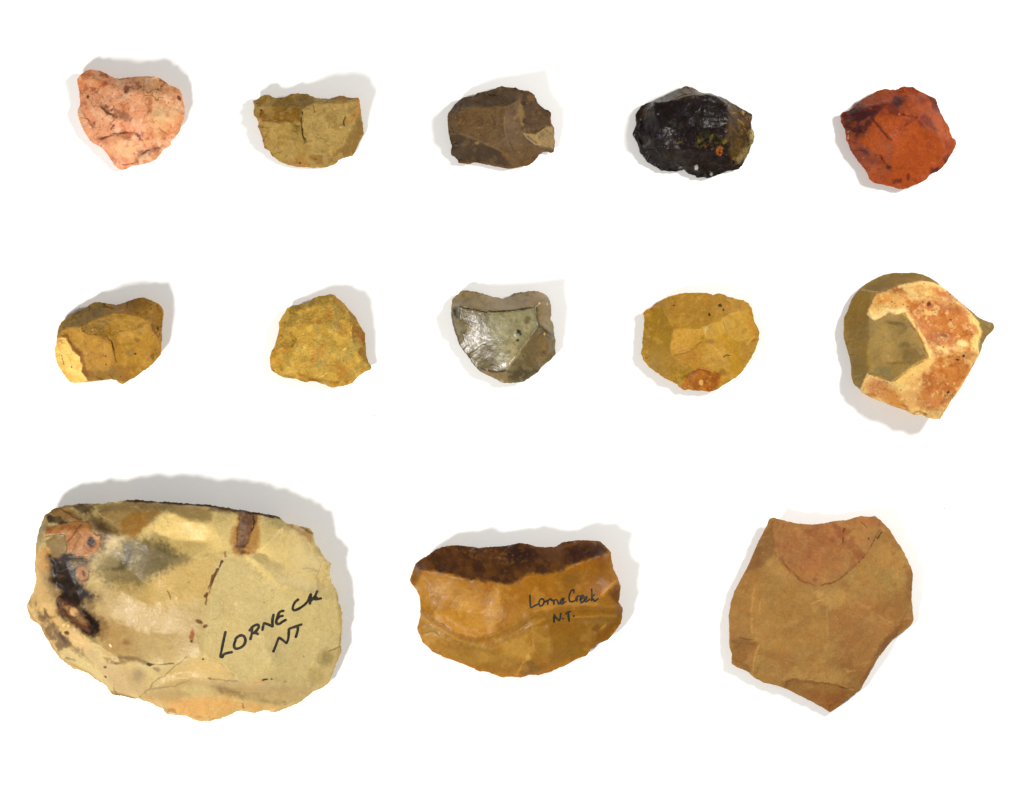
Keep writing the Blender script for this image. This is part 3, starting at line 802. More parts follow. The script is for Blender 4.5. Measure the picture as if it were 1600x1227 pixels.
st.build("red_stone_scraper", "rust red stone with a dark maroon upper left corner", TOP,
    stone_material("red_jasper", rough=0.55, mott=0.1, fine=0.1, bump=0.25, seed=5, tint=(1.0,0.84,0.7), tint_amt=0.35),
    (184,88,32), gain=0.69, ops=[
    ('poly', [(330,260),(480,160),(780,90),(900,110),(1100,220),(1140,360),(1000,420),(700,410),(560,280),(400,310)], (166,76,36), {'feather':4,'a':.9}),
    ('poly', [(160,370),(330,290),(420,330),(470,410),(440,540),(380,640),(260,640),(200,560)], (78,25,18), {'feather':5,'warp':4,'a':1}),
    ('poly', [(420,310),(560,270),(600,290),(540,350),(500,400),(440,420)], (76,26,14), {'feather':4,'a':.95}),
    ('poly', [(600,290),(780,210),(830,220),(800,340),(700,420),(600,430),(520,410)], (122,44,22), {'feather':5,'a':.85}),
    ('blob', (705,262,46,56,20), (70,22,12), {'warp':2,'a':.9,'edge':.5}), ('blob', (790,215,40,16), (96,34,18), {'a':.7}),
    ('poly', [(890,240),(960,220),(1010,250),(960,300),(900,300)], (122,46,22), {'feather':4,'a':.8}),
    ('poly', [(1020,210),(1110,215),(1150,350),(1100,370),(1060,280)], (104,40,22), {'feather':4,'a':.9}),
    ('poly', [(890,450),(960,410),(1030,430),(1070,520),(1110,570),(1080,600),(980,550),(900,510)], (128,50,22), {'feather':4,'a':.85}),
    ('poly', [(740,460),(900,440),(880,480),(780,510)], (146,62,26), {'feather':3,'a':.7}),
    ('poly', [(240,650),(330,690),(420,780),(540,830),(620,920),(560,900),(430,880),(320,810)], (150,62,28), {'feather':4,'a':.7}),
    ('poly', [(330,720),(400,750),(430,800),(370,790)], (92,34,16), {'feather':2,'a':.9}), ('blob', (620,925,34,22,30), (104,42,18), {'a':.9,'warp':1.5}),
    ('poly', [(1050,930),(1130,900),(1140,950),(1060,985)], (92,30,14), {'feather':2.5,'a':.95}), ('poly', [(1180,830),(1290,720),(1270,800),(1210,880)], (96,34,16), {'feather':2.5,'a':.85}),
    ('poly', [(680,1040),(770,1030),(760,1070),(690,1080)], (112,38,16), {'feather':2,'a':.9,'dry':5,'dryb':.4}), ('blob', (830,1015,20,30), (124,44,18), {'a':.85}),
    ('poly', [(1190,640),(1310,650),(1260,770),(1190,760)], (160,66,30), {'feather':4,'a':.7}),
    ('line', [(700,402),(790,422),(890,440)], (110,44,18), 1.3, {'a':.6}), ('line', [(430,440),(490,500),(550,580),(630,660)], (120,48,18), 1.8, {'a':.6,'feather':1.2}),
    ('line', [(760,520),(840,480)], (120,52,20), .9, {'a':.7}), ('line', [(200,540),(240,690),(320,820),(430,950)], (146,56,34), 2.0, {'a':.6}),
    ('blob', (225,555,10,8), (226,160,130), {}), ('blob', (222,615,9,16), (230,168,140), {}), ('blob', (710,402,9,8), (214,140,90), {}), ('blob', (375,825,14,7,30), (214,120,60), {}),
    ('noise', (196,100,40), 16, .2, {'a':.4}), ('noise', (150,60,24), 8, .3, {'a':.4}), ('specks', (110,44,20), 50, .8, {'a':.5}),
    ], ridge_tint=0.05, parts=[("weathered_corner", [(150,370),(330,285),(420,330),(470,410),(440,540),(380,640),(260,640),(190,560)], "dark maroon corner", {'warp':4})])

# ================================================================== middle row
# ---- ochre stone with cream cortex
F = Z(70, 440, 6.817)
cort = [(90,740),(120,610),(150,590),(240,605),(290,660),(320,740),(400,800),(410,880),(405,950),(460,1070),(310,1090),(240,1075),(150,950),(95,820)]
st = Stone(F, [(100,730,9),(115,680,10),(130,600,12),(135,530,14),(155,470,15),(180,430,15),(240,390,16),(300,350,16),(360,315,16),(420,285,16),(470,250,16),(530,222,16),
    (570,220,16),(630,232,17),(700,240,18),(770,248,19),(830,235,20),(900,205,22),(960,190,24),(1020,175,24),(1060,168,24),(1100,185,24),(1160,210,25),(1210,235,26),(1250,275,26),
    (1268,320,26),(1262,400,26),(1255,480,26),(1255,560,25),(1250,640,24),(1245,720,22),(1240,780,20),(1190,830,18),(1150,880,15),(1100,920,13),(1050,950,11),(1000,985,10),
    (950,1025,9),(900,1045,8),(860,1075,8),(820,1097,7),(790,1085,7),(760,1055,7),(710,1040,8),(640,1045,8),(570,1055,8),(500,1065,8),(450,1072,8),(380,1075,8),
    (310,1078,8),(260,1070,8),(215,1015,8),(170,950,8),(130,890,8),(115,820,8),(105,770,9)], 12,
    ridges=[[(200,500,24),(300,495,32),(430,480,38),(600,400,41),(750,340,41),(880,345,41),(1000,380,40),(1130,430,37),(1160,520,36),(1220,590,32),(1150,780,28),(1000,890,21)],
            [(430,480,38),(480,555,42),(650,580,45),(700,610,46),(765,660,46),(778,860,38),(900,890,24)],
            [(430,940,22),(560,945,25),(680,945,27),(780,885,34)],
            [(200,500,24),(240,605,24),(320,740,26),(400,800,27),(410,900,24),(460,1050,12)],
            [(700,610,46),(850,560,46),(1000,540,43),(1130,430,37)],
            [(1160,250,31),(1160,430,36)]],
    steps=[([(440,500),(480,555),(650,582),(700,612),(765,665),(775,850)], -3.5, 9, 1), ([(450,940),(650,948),(770,890)], -3, 8, 1)],
    grooves=[([(700,595),(765,660),(772,760),(778,850)], 1.6, 1.3), ([(425,490),(445,535)], 2, 2.4)],
    chips=1.0, chip_size=15, rough=0.8, rsize=9, seed=6, proud=[(cort, 1.6, F, {'warp':3,'seed':600})])
st.build("ochre_stone_with_cortex", "ochre brown stone with a cream chalky patch on its left end", MID,
    stone_material("ochre_chert", rough=0.6, mott=0.1, fine=0.1, specks=0.08, bump=0.28, seed=6, tint=(1.08,0.92,0.66)),
    (176,132,58), gain=0.91, ops=[
    ('poly', [(130,540),(240,390),(470,250),(640,230),(700,330),(430,480),(200,500)], (146,122,68), {'feather':4,'a':.9}),
    ('poly', [(640,230),(1060,160),(1260,280),(1250,560),(1160,500),(1130,430),(880,340),(740,340)], (158,116,54), {'feather':4,'a':.85}),
    ('poly', [(440,480),(700,350),(820,350),(720,470),(660,570),(500,550)], (148,118,66), {'feather':6,'a':.8}),
    ('poly', [(760,400),(960,370),(1130,440),(1150,560),(960,600),(780,600)], (190,148,76), {'feather':7,'a':.8}),
    ('poly', [(400,580),(650,590),(750,670),(760,860),(650,930),(440,930),(420,760)], (184,136,58), {'feather':5,'a':.8}),
    ('poly', [(410,945),(650,950),(780,900),(1000,900),(880,1050),(720,1040),(450,1070)], (140,106,50), {'feather':3,'a':.9}),
    ('poly', [(760,880),(1000,880),(1080,930),(900,1050),(780,1000)], (158,112,46), {'feather':4,'a':.7}),
    ('noise', (196,154,80), 14, .2, {'a':.4}), ('noise', (136,96,40), 10, .28, {'a':.4}),
    ('poly', [(170,560),(260,570),(330,690),(430,780),(440,900),(470,1070),(400,1060),(380,820),(260,640)], (128,74,28), {'feather':3,'a':.85,'warp':3}),
    ('poly', cort, (244,206,124), {'feather':1.2,'warp':3,'seed':600}),
    ('poly', [(120,620),(230,620),(220,680),(140,720)], (232,178,98), {'feather':4,'a':.7}), ('poly', [(110,780),(150,940),(250,1075),(440,1065),(330,980),(220,960),(160,840)], (236,184,102), {'feather':5,'a':.8}),
    ('noise', (224,170,92), 8, .3, {'a':.6,'within':cort}), ('specks', (150,110,50), 10, .7, {'within':cort,'a':.8}), ('blob', (287,922,9,10), (110,80,30), {}),
    ('poly', [(1180,270),(1265,290),(1250,560),(1190,420)], (168,118,40), {'feather':3,'a':.6}),
    ('line', [(1160,460),(1175,520),(1225,590)], (116,76,28), 1.4, {'a':.6}), ('line', [(430,480),(445,535),(480,555)], (110,84,40), 2.0, {'a':.55}),
    ('line', [(480,555),(650,582),(690,600)], (124,84,30), 1.1, {'a':.6}), ('line', [(695,600),(765,655),(772,760),(778,850)], (98,62,22), 1.2, {'a':.75}),
    ('line', [(690,580),(740,555)], (120,84,34), 1.2, {'a':.5}),
    ('blob', (1005,625,28,28), (140,104,58), {'a':.7}), ('blob', (930,770,50,40), (144,114,66), {'a':.6}), ('blob', (1155,800,20,40,20), (112,78,28), {'a':.7}), ('blob', (1190,790,14,20), (186,136,36), {'a':.8}),
    ('blob', (668,806,9,10), (88,58,20), {}), ('blob', (668,880,8,9), (92,60,20), {}), ('blob', (980,770,9,10), (76,50,18), {}), ('blob', (815,1005,9,9), (96,62,20), {}),
    ('blob', (550,520,8,9), (206,180,116), {}), ('blob', (640,455,20,16), (160,142,96), {}), ('blob', (820,1080,22,14), (170,140,60), {'a':.7}),
    ('specks', (110,78,30), 36, .8, {'a':.5}), ('specks', (210,176,100), 30, .8, {'a':.5}),
    ], parts=[("cortex", cort, "cream chalky rind", {'warp':3,'seed':600})])

# ---- yellow ochre stone with rough flat face
F = Z(400, 440, 6.817)
st = Stone(F, [(150,880),(150,820),(170,740),(195,690),(215,620),(240,560),(250,500),(245,440),(270,395),(300,350),(335,280),(390,255),(450,250),(520,235),(570,210),(610,180),
    (680,155),(740,150),(780,135),(830,143),(870,185),(930,225),(970,280),(1020,330),(1060,380),(1085,430),(1110,480),(1140,520),(1165,555),(1160,620),(1165,680),(1170,750),
    (1180,800),(1200,860),(1228,910),(1215,940),(1160,965),(1100,1000),(1060,1045),(1020,1085),(960,1105),(900,1115),(850,1120),(800,1132),(770,1120),(730,1095),(680,1080),
    (640,1065),(580,1060),(530,1078),(480,1060),(430,1040),(370,1030),(310,1025),(250,1000),(200,970),(160,935)], 12,
    ridges=[[(870,215,22),(970,310,28),(1020,420,31),(1030,540,31),(1035,640,31),(1090,740,28),(1140,840,22),(1200,915,13)],
            [(280,1005,15),(400,965,23),(500,980,25),(600,1020,23),(720,1035,22),(860,1055,20),(1000,1055,15),(1090,990,16)],
            [(420,300,22),(620,260,27),(830,220,24)],
            [(330,500,25),(600,480,34),(900,440,33)],[(270,720,23),(560,720,35),(950,720,33)],[(400,860,30),(700,880,33),(960,880,29)],
            [(1045,650,31),(1110,690,20),(1165,690,12)]],
    steps=[([(375,560),(420,620),(400,700)], -2, 6, 1)], grooves=[],
    blur=2.4, chips=0.8, chip_size=16, rough=1.3, rsize=8, seed=7)
st.build("yellow_ochre_stone", "mustard yellow stone with a rough flat face and a browner right side", MID,
    stone_material("mustard_chert", rough=0.8, mott=0.12, fine=0.13, specks=0.1, bump=0.45, spec=.25, seed=7, tint=(1.08,0.9,0.62)),
    (186,150,76), gain=1.06, ops=[
    ('poly', [(980,300),(1080,400),(1170,560),(1230,910),(1200,920),(1130,820),(1040,640),(1025,480)], (146,104,50), {'feather':2.2,'a':.95}),  # right side painted a darker brown
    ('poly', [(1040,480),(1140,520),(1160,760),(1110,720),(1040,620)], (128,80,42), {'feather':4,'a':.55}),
    ('poly', [(150,800),(180,720),(260,760),(330,900),(260,980),(160,940)], (180,128,54), {'feather':6,'a':.7}),
    ('poly', [(240,430),(310,340),(350,420),(300,560),(240,560)], (182,132,66), {'feather':5,'a':.7}),
    ('poly', [(280,1010),(400,965),(510,985),(620,1025),(740,1040),(860,1060),(1040,1050),(900,1120),(800,1135),(530,1080)], (156,110,44), {'feather':2.2,'a':.95}),
    ('poly', [(860,980),(960,920),(1010,960),(990,1040),(900,1040)], (174,120,50), {'feather':4,'a':.7}),
    ('noise', (204,170,92), 15, .1, {'a':.6}), ('noise', (160,130,66), 12, .15, {'a':.55}), ('noise', (176,120,60), 18, .3, {'a':.5}), ('noise', (150,136,84), 14, .3, {'a':.5}),
    ('poly', [(540,470),(620,450),(610,530),(560,540)], (214,176,88), {'feather':2.5,'a':.8}), ('poly', [(490,680),(560,670),(560,700),(520,720)], (214,182,104), {'feather':2,'a':.8}),
    ('blob', (795,180,22,16), (206,178,110), {'a':.8}), ('poly', [(830,450),(950,440),(960,500),(860,510)], (172,126,70), {'feather':4,'a':.6}),
    ('line', [(1005,440),(1025,480),(1015,560),(1030,620)], (222,190,106), 1.4, {'a':.7,'broken':7}), ('line', [(940,740),(970,720)], (226,198,120), 1, {}),
    ('line', [(700,1020),(760,975)], (222,190,110), 1, {'broken':5}),
    ('line', [(375,560),(430,610),(400,700)], (140,106,46), 2.4, {'a':.55,'feather':1.6}),
    ('line', [(170,730),(260,700),(300,690)], (150,108,44), 1.0, {'a':.5}),
    ('specks', (120,88,38), 70, .8, {'a':.5}), ('specks', (220,190,110), 70, .8, {'a':.5}),
    ], parts=[("flake_scar", [(980,290),(1080,390),(1180,550),(1240,910),(1200,920),(1130,820),(1040,640),(1025,480)], "brown right side", {})])

# ---- grey-green stone with glossy face
F = Z(690, 430, 6.46)
band = [(95,240),(210,150),(620,235),(930,155),(1060,190),(1100,300),(1000,310),(945,325),(780,357),(620,372),(450,372),(300,347),(180,315),(100,330)]
st = Stone(F, [(95,380),(100,310),(110,240),(140,210),(175,190),(210,158),(260,160),(320,165),(380,180),(440,195),(500,215),(560,228),(620,238),(680,215),(730,185),(800,175),
    (870,165),(930,160),(990,172),(1050,195),(1080,230),(1095,280),(1110,330),(1105,390),(1095,440),(1120,480),(1130,530),(1135,580),(1145,630),(1150,680),(1140,730),(1150,800),
    (1110,850),(1060,880),(1010,920),(980,970),(920,1010),(870,1050),(820,1075),(740,1087),(660,1090),(600,1080),(550,1050),(490,1020),(440,1005),(390,970),(340,920),
    (300,870),(260,810),(210,750),(180,700),(160,630),(130,560),(105,470)], 13,
    ridges=[[(180,315,28),(300,345,33),(450,370,36),(620,370,38),(780,355,39),(940,325,37)],
            [(180,315,28),(185,420,25),(200,560,24)],
            [(940,325,37),(955,430,37),(975,520,36),(1060,560,27),(1130,640,18)],
            [(940,325,37),(1010,270,32),(1070,220,22)],
            [(975,520,36),(880,640,40),(780,780,37),(700,900,30),(655,955,25)],
            [(380,940,16),(460,965,20),(560,975,22),(655,955,25),(780,960,22),(930,930,20)],
            [(560,560,31),(760,640,34)],[(1040,640,29),(1090,760,22)]],
    steps=[([(185,318),(450,373),(620,373),(780,358),(940,328)], -3.0, 10, 1), ([(945,330),(960,430),(975,510)], -3, 5, -1), ([(400,940),(560,972),(650,955)], -2, 6, 1)],
    grooves=[([(190,320),(450,374),(620,374),(780,360),(940,330)], 1.2, 1.0), ([(150,340),(150,420)], 3.5, 4), ([(785,560),(785,600)], 1.0, 2.6), ([(750,665),(770,645)], 1.4, 1.6)],
    chips=0.35, chip_size=18, rough=0.45, rsize=12, seed=8, chip_in=0.3)
st.build("grey_green_stone", "grey-green stone with a notched tan top band over a glossy pitted face", MID,
    stone_material("grey_green_chert", rough=0.33, mott=0.12, fine=0.1, specks=0.12, bump=0.06, spec=0.75, seed=8, tint=(1.06,0.98,0.74)),
    (128,114,70), gain=0.97, sat=0.9, ops=[
    ('poly', band, (158,132,82), {'feather':1.2,'warp':1}),
    ('poly', [(700,200),(930,160),(1000,180),(960,310),(800,350),(720,350)], (156,124,72), {'feather':5,'a':.7}),
    ('poly', [(1000,240),(1100,260),(1110,400),(1090,520),(1020,540),(970,480),(950,340)], (148,118,64), {'feather':3,'a':.85}),
    ('poly', [(180,330),(480,380),(520,700),(620,960),(400,950),(200,700),(130,520)], (110,96,54), {'feather':8,'a':.8}),
    ('poly', [(480,380),(900,345),(960,500),(800,720),(660,940),(560,860),(500,640)], (152,146,102), {'feather':8,'a':.85}),
    ('poly', [(580,560),(700,620),(770,640),(720,660),(620,620)], (186,170,116), {'feather':3,'a':.75}),
    ('poly', [(600,720),(700,690),(760,700),(780,780),(680,920),(650,860),(700,760)], (182,164,110), {'feather':4,'a':.7}),
    ('poly', [(800,480),(870,500),(880,570),(830,580)], (176,162,114), {'feather':3,'a':.7}),
    ('poly', [(700,900),(880,650),(960,540),(1060,580),(1140,700),(1110,850),(960,960),(780,960)], (116,94,50), {'feather':3,'a':.95}),
    ('poly', [(980,620),(1060,640),(1090,760),(1040,860),(950,900),(980,780)], (146,112,58), {'feather':7,'a':.6,'dry':12,'dryb':.3}),
    ('poly', [(660,960),(900,920),(980,960),(840,1060),(680,1060)], (80,64,36), {'feather':6,'a':.85,'dry':8,'dryb':.35}),
    ('poly', [(400,945),(560,980),(680,990),(680,1090),(560,1060),(430,1000)], (150,116,60), {'feather':2.5,'a':.85}),
    ('noise', (92,82,46), 6, .25, {'a':.35}), ('noise', (150,136,90), 12, .25, {'a':.4}),
    ('line', [(185,318),(300,349),(450,374),(620,374),(780,359),(940,329)], (56,44,24), 1.1, {'a':.9}),
    ('line', [(950,340),(965,430),(980,515),(1060,570),(1130,620)], (62,50,30), 2.0, {'a':.75,'feather':1.4}),
    ('poly', [(110,330),(170,320),(185,400),(160,450),(120,410)], (50,38,20), {'feather':3,'a':.9}),
    ('line', [(97,400),(130,550),(180,690),(260,810),(390,965)], (84,68,38), 2.0, {'a':.6}),
    ('line', [(400,940),(480,965),(560,975),(640,965)], (48,36,20), 1.5, {'a':.8}),
    ('poly', [(765,556),(800,562),(808,600),(792,612),(780,592),(758,588)], (48,34,16), {'feather':1.4,'warp':2,'wsize':4}), ('blob', (760,660,12,18,30), (70,52,26), {}), ('blob', (860,450,26,44,20), (98,84,54), {'a':.6}), ('blob', (690,780,16,20), (120,100,52), {'a':.6}),
    ('blob', (1025,790,18,16), (112,78,36), {'a':.8}), ('blob', (1000,860,16,12), (130,92,42), {'a':.7}), ('blob', (820,820,10,12), (86,64,28), {}),
    ('line', [(880,650),(780,790),(660,950)], (176,154,96), 1.2, {'a':.5}),
    ('specks', (56,42,20), 60, 1.0, {'within':[(200,450),(450,480),(500,700),(480,900),(300,820),(200,650)],'a':.85}), ('specks', (176,146,76), 26, .9, {'within':[(230,480),(380,500),(380,620),(250,620)],'a':.8}),
    ('blob', (975,295,10,10), (232,200,120), {}), ('blob', (1068,292,9,10), (222,204,130), {}), ('blob', (1030,600,10,12), (214,170,96), {}),
    ('specks', (60,46,24), 40, .8, {'a':.6}),
    ], parts=[("striking_platform", band, "tan top band", {'warp':1})])

# ---- golden stone
F = Z(980, 430, 6.135)
gc = [(500,1075),(540,1000),(640,905),(720,890),(800,925),(895,960),(880,1040),(830,1120),(700,1115),(540,1105)]
st = Stone(F, [(135,750),(145,690),(150,600),(158,500),(165,420),(155,360),(190,330),(240,310),(280,270),(330,240),(400,205),(470,185),(540,175),(620,170),(700,168),(760,175),
    (820,190),(880,178),(940,195),(1000,215),(1050,230),(1110,240),(1160,270),(1190,320),(1205,380),(1215,440),(1245,490),(1268,555),(1260,620),(1240,680),(1215,750),(1170,820),
    (1130,880),(1090,940),(1040,980),(980,1020),(910,1060),(860,1095),(820,1115),(770,1118),(700,1108),(640,1105),(590,1095),(540,1100),(500,1075),(480,1045),(420,1015),
    (360,985),(300,945),(240,905),(200,865),(160,820)], 15,
    ridges=[[(270,300,20),(330,320,26),(380,400,34),(440,520,41),(405,690,40),(410,770,38)],
            [(440,520,41),(560,530,44),(680,525,47),(740,500,47),(890,440,42),(960,380,38),(1140,345,22)],
            [(410,770,38),(520,740,42),(620,700,46),(720,620,49),(740,500,47)],
            [(410,770,38),(500,820,35),(600,860,32),(650,905,28)],
            [(560,1000,18),(640,905,27),(720,890,28),(800,925,27),(900,970,18)],
            [(720,620,49),(820,700,43),(900,800,36),(960,960,18)],[(890,440,42),(930,560,44),(1040,640,36),(1200,600,22)]],
    steps=[([(420,772),(520,745),(620,705),(700,640)], -2.0, 9, 1), ([(895,450),(935,560)], -0.8, 6, 1)],
    grooves=[([(920,780),(945,765),(975,770)], 1.2, 1.0)],
    chips=0.8, chip_size=17, rough=0.7, rsize=10, seed=9, blur=1.0)
st.build("golden_stone_scraper", "rounded golden yellow stone with meeting ridges and a rusty lower tip", MID,
    stone_material("golden_chert", rough=0.55, mott=0.09, fine=0.1, specks=0.06, bump=0.25, seed=9, tint=(1.06,0.92,0.66)),
    (186,142,58), gain=0.92, ops=[
    ('poly', [(150,360),(330,310),(440,520),(400,700),(420,780),(620,870),(540,1000),(480,1050),(240,910),(135,750)], (168,130,50), {'feather':3,'a':.95}),
    ('poly', [(330,310),(400,200),(880,175),(1170,270),(1190,330),(960,380),(740,500),(440,520)], (184,138,64), {'feather':3,'a':.9}),
    ('poly', [(440,525),(700,525),(740,560),(620,700),(420,770),(400,690)], (200,154,74), {'feather':2.5,'a':.9}),
    ('poly', [(750,500),(960,385),(1150,345),(1210,500),(1100,640),(900,600),(740,620)], (196,154,70), {'feather':4,'a':.85}),
    ('poly', [(700,680),(900,640),(1000,760),(960,960),(860,940),(680,890)], (206,162,86), {'feather':8,'a':.7,'dry':14,'dryb':.4}),
    ('poly', [(430,790),(680,680),(720,760),(650,890)], (186,132,64), {'feather':5,'a':.7}),
    ('noise', (166,122,48), 14, .2, {'a':.4}), ('noise', (204,162,86), 9, .3, {'a':.4}),
    ('poly', gc, (172,104,38), {'feather':3,'a':.95,'seed':900}), ('noise', (140,78,26), 9, .1, {'a':.6,'within':gc}), ('blob', (705,1030,20,26), (226,172,104), {'warp':1.5}), ('noise',(200,136,70),6,.3,{'a':.6,'within':gc}),
    ('line', [(620,930),(680,905),(760,925),(880,950)], (116,64,22), 1.3, {'a':.6,'broken':10}), ('line', [(520,1000),(550,970),(640,920)], (120,78,30), 2.0, {'a':.5}),
    ('poly', [(160,330),(280,270),(330,300),(240,330),(170,370)], (188,128,46), {'feather':3,'a':.7}), ('poly', [(1150,380),(1210,430),(1260,560),(1200,560),(1150,460)], (190,134,52), {'feather':4,'a':.7}),
    ('poly', [(1100,680),(1240,620),(1150,840),(1060,900)], (178,134,66), {'feather':6,'a':.6}),
    ('poly', [(690,500),(740,490),(750,530),(710,550)], (200,176,112), {'feather':2.5,'a':.9}), ('blob', (780,640,44,24), (164,118,58), {'a':.7}), ('blob', (905,930,28,26), (160,116,52), {'a':.8}),
    ('blob', (1110,540,34,20,-30), (168,128,60), {'a':.7}), ('blob', (1215,625,30,10,-25), (160,92,36), {'a':.7}), ('blob', (1110,820,24,18), (162,112,60), {'a':.6}),
    ('line', [(440,770),(540,745),(620,705),(690,650)], (150,100,42), 1.2, {'a':.45}), ('line', [(895,450),(935,555)], (150,106,44), 1.0, {'a':.5}),
    ('line', [(915,785),(945,765),(975,772)], (86,52,20), .9, {'a':.9}), ('line', [(1140,660),(1210,590)], (216,170,90), 1.6, {'a':.6}),
    ('blob', (780,387,12,18,10), (52,40,18), {}), ('blob', (890,290,22,16), (66,52,22), {'dry':3,'dryb':.3}), ('blob', (915,333,11,13), (52,40,18), {}), ('blob', (870,300,9,8), (70,54,22), {}), ('blob', (450,292,14,8), (90,66,28), {}),
    ('specks', (120,86,34), 46, .8, {'a':.5}), ('specks', (220,182,110), 36, .8, {'a':.5}),
    ], ridge_tint=.4, parts=[("cortex", gc, "rusty rough tip", {'seed':900}),
        ("flake_scar", [(440,525),(700,525),(740,560),(620,700),(420,770),(400,690)], "small pale central facet", {})])

# ---- flint with orange and cream cortex
F = Z(1300, 400, 4.09)
cx = [(240,402),(222,355),(250,300),(280,245),(330,228),(372,215),(420,195),(560,165),(640,170),(720,205),(800,280),(870,350),(925,410),(948,480),(922,590),(940,630),(880,740),(760,930),(690,1060),
      (600,1045),(510,1015),(390,970),(200,890),(180,850),(222,750),(260,770),(330,792),(380,800),(460,735),(592,657),(565,560),(500,460),(445,370),(405,385),(345,358),(300,398),(262,412)]
bowl = [(245,410),(300,398),(345,358),(405,385),(445,370),(500,460),(565,560),(592,657),(460,735),(380,800),(230,740),(232,560)]
st = Stone(F, [(78,440,16),(85,390,14),(110,340,13),(130,280,12),(170,225,11),(220,180,10),(280,145,10),(340,120,11),(400,107,12),(470,110,14),(530,107,16),(590,122,18),(640,148,20),
    (690,185,22),(740,225,22),(800,280,22),(850,320,20),(900,360,18),(950,400,15),(1000,420,12),(1035,430,10),(1045,455,10),(1030,480,11),(990,515,14),(965,560,18),(945,620,24),
    (915,670,28),(880,730,32),(840,800,34),(800,860,36),(750,930,38),(715,985,40),(685,1040,42),(640,1040,42),(600,1030,42),(560,1012,42),(515,1015,41),(460,985,40),(390,960,38),
    (320,935,36),(250,905,34),(200,880,32),(175,850,28),(140,820,24),(125,770,22),(125,700,20),(115,650,19),(95,580,18),(80,520,17)], 16,
    ridges=[[(190,222,20),(300,230,33),(400,246,41),(520,266,45),(650,286,46),(780,302,42),(845,335,27)],
            [(235,402,36),(300,396,40),(345,360,43),(440,370,49),(510,460,52),(565,550,53),(592,656,54),(470,725,52),(380,798,48),(330,792,44),(225,745,36)],
            [(235,402,36),(245,480,34),(232,560,33),(228,660,33),(225,745,36)],
            [(225,745,36),(190,850,30)],[(592,656,54),(700,640,52),(850,600,44),(935,620,28)],[(592,656,54),(620,800,52),(660,1000,46)],
            [(650,286,46),(720,420,50),(850,470,42),(940,500,24)],[(250,300,30),(235,402,36)]],
    steps=[([(200,222),(300,230),(520,266),(780,302)], -4, 10, -1)], grooves=[([(490,570),(590,640)], 1.5, 3), ([(400,420),(390,560),(390,700)], 7, 17)],
    hstep=0.6, nang=560, nring=140, chips=0.6, chip_size=22, rough=0.8, rsize=12, blur=1.1, jitter=0.6, seed=10, proud=[(cx, 2.2, F, {'warp':2.2,'seed':1000})])
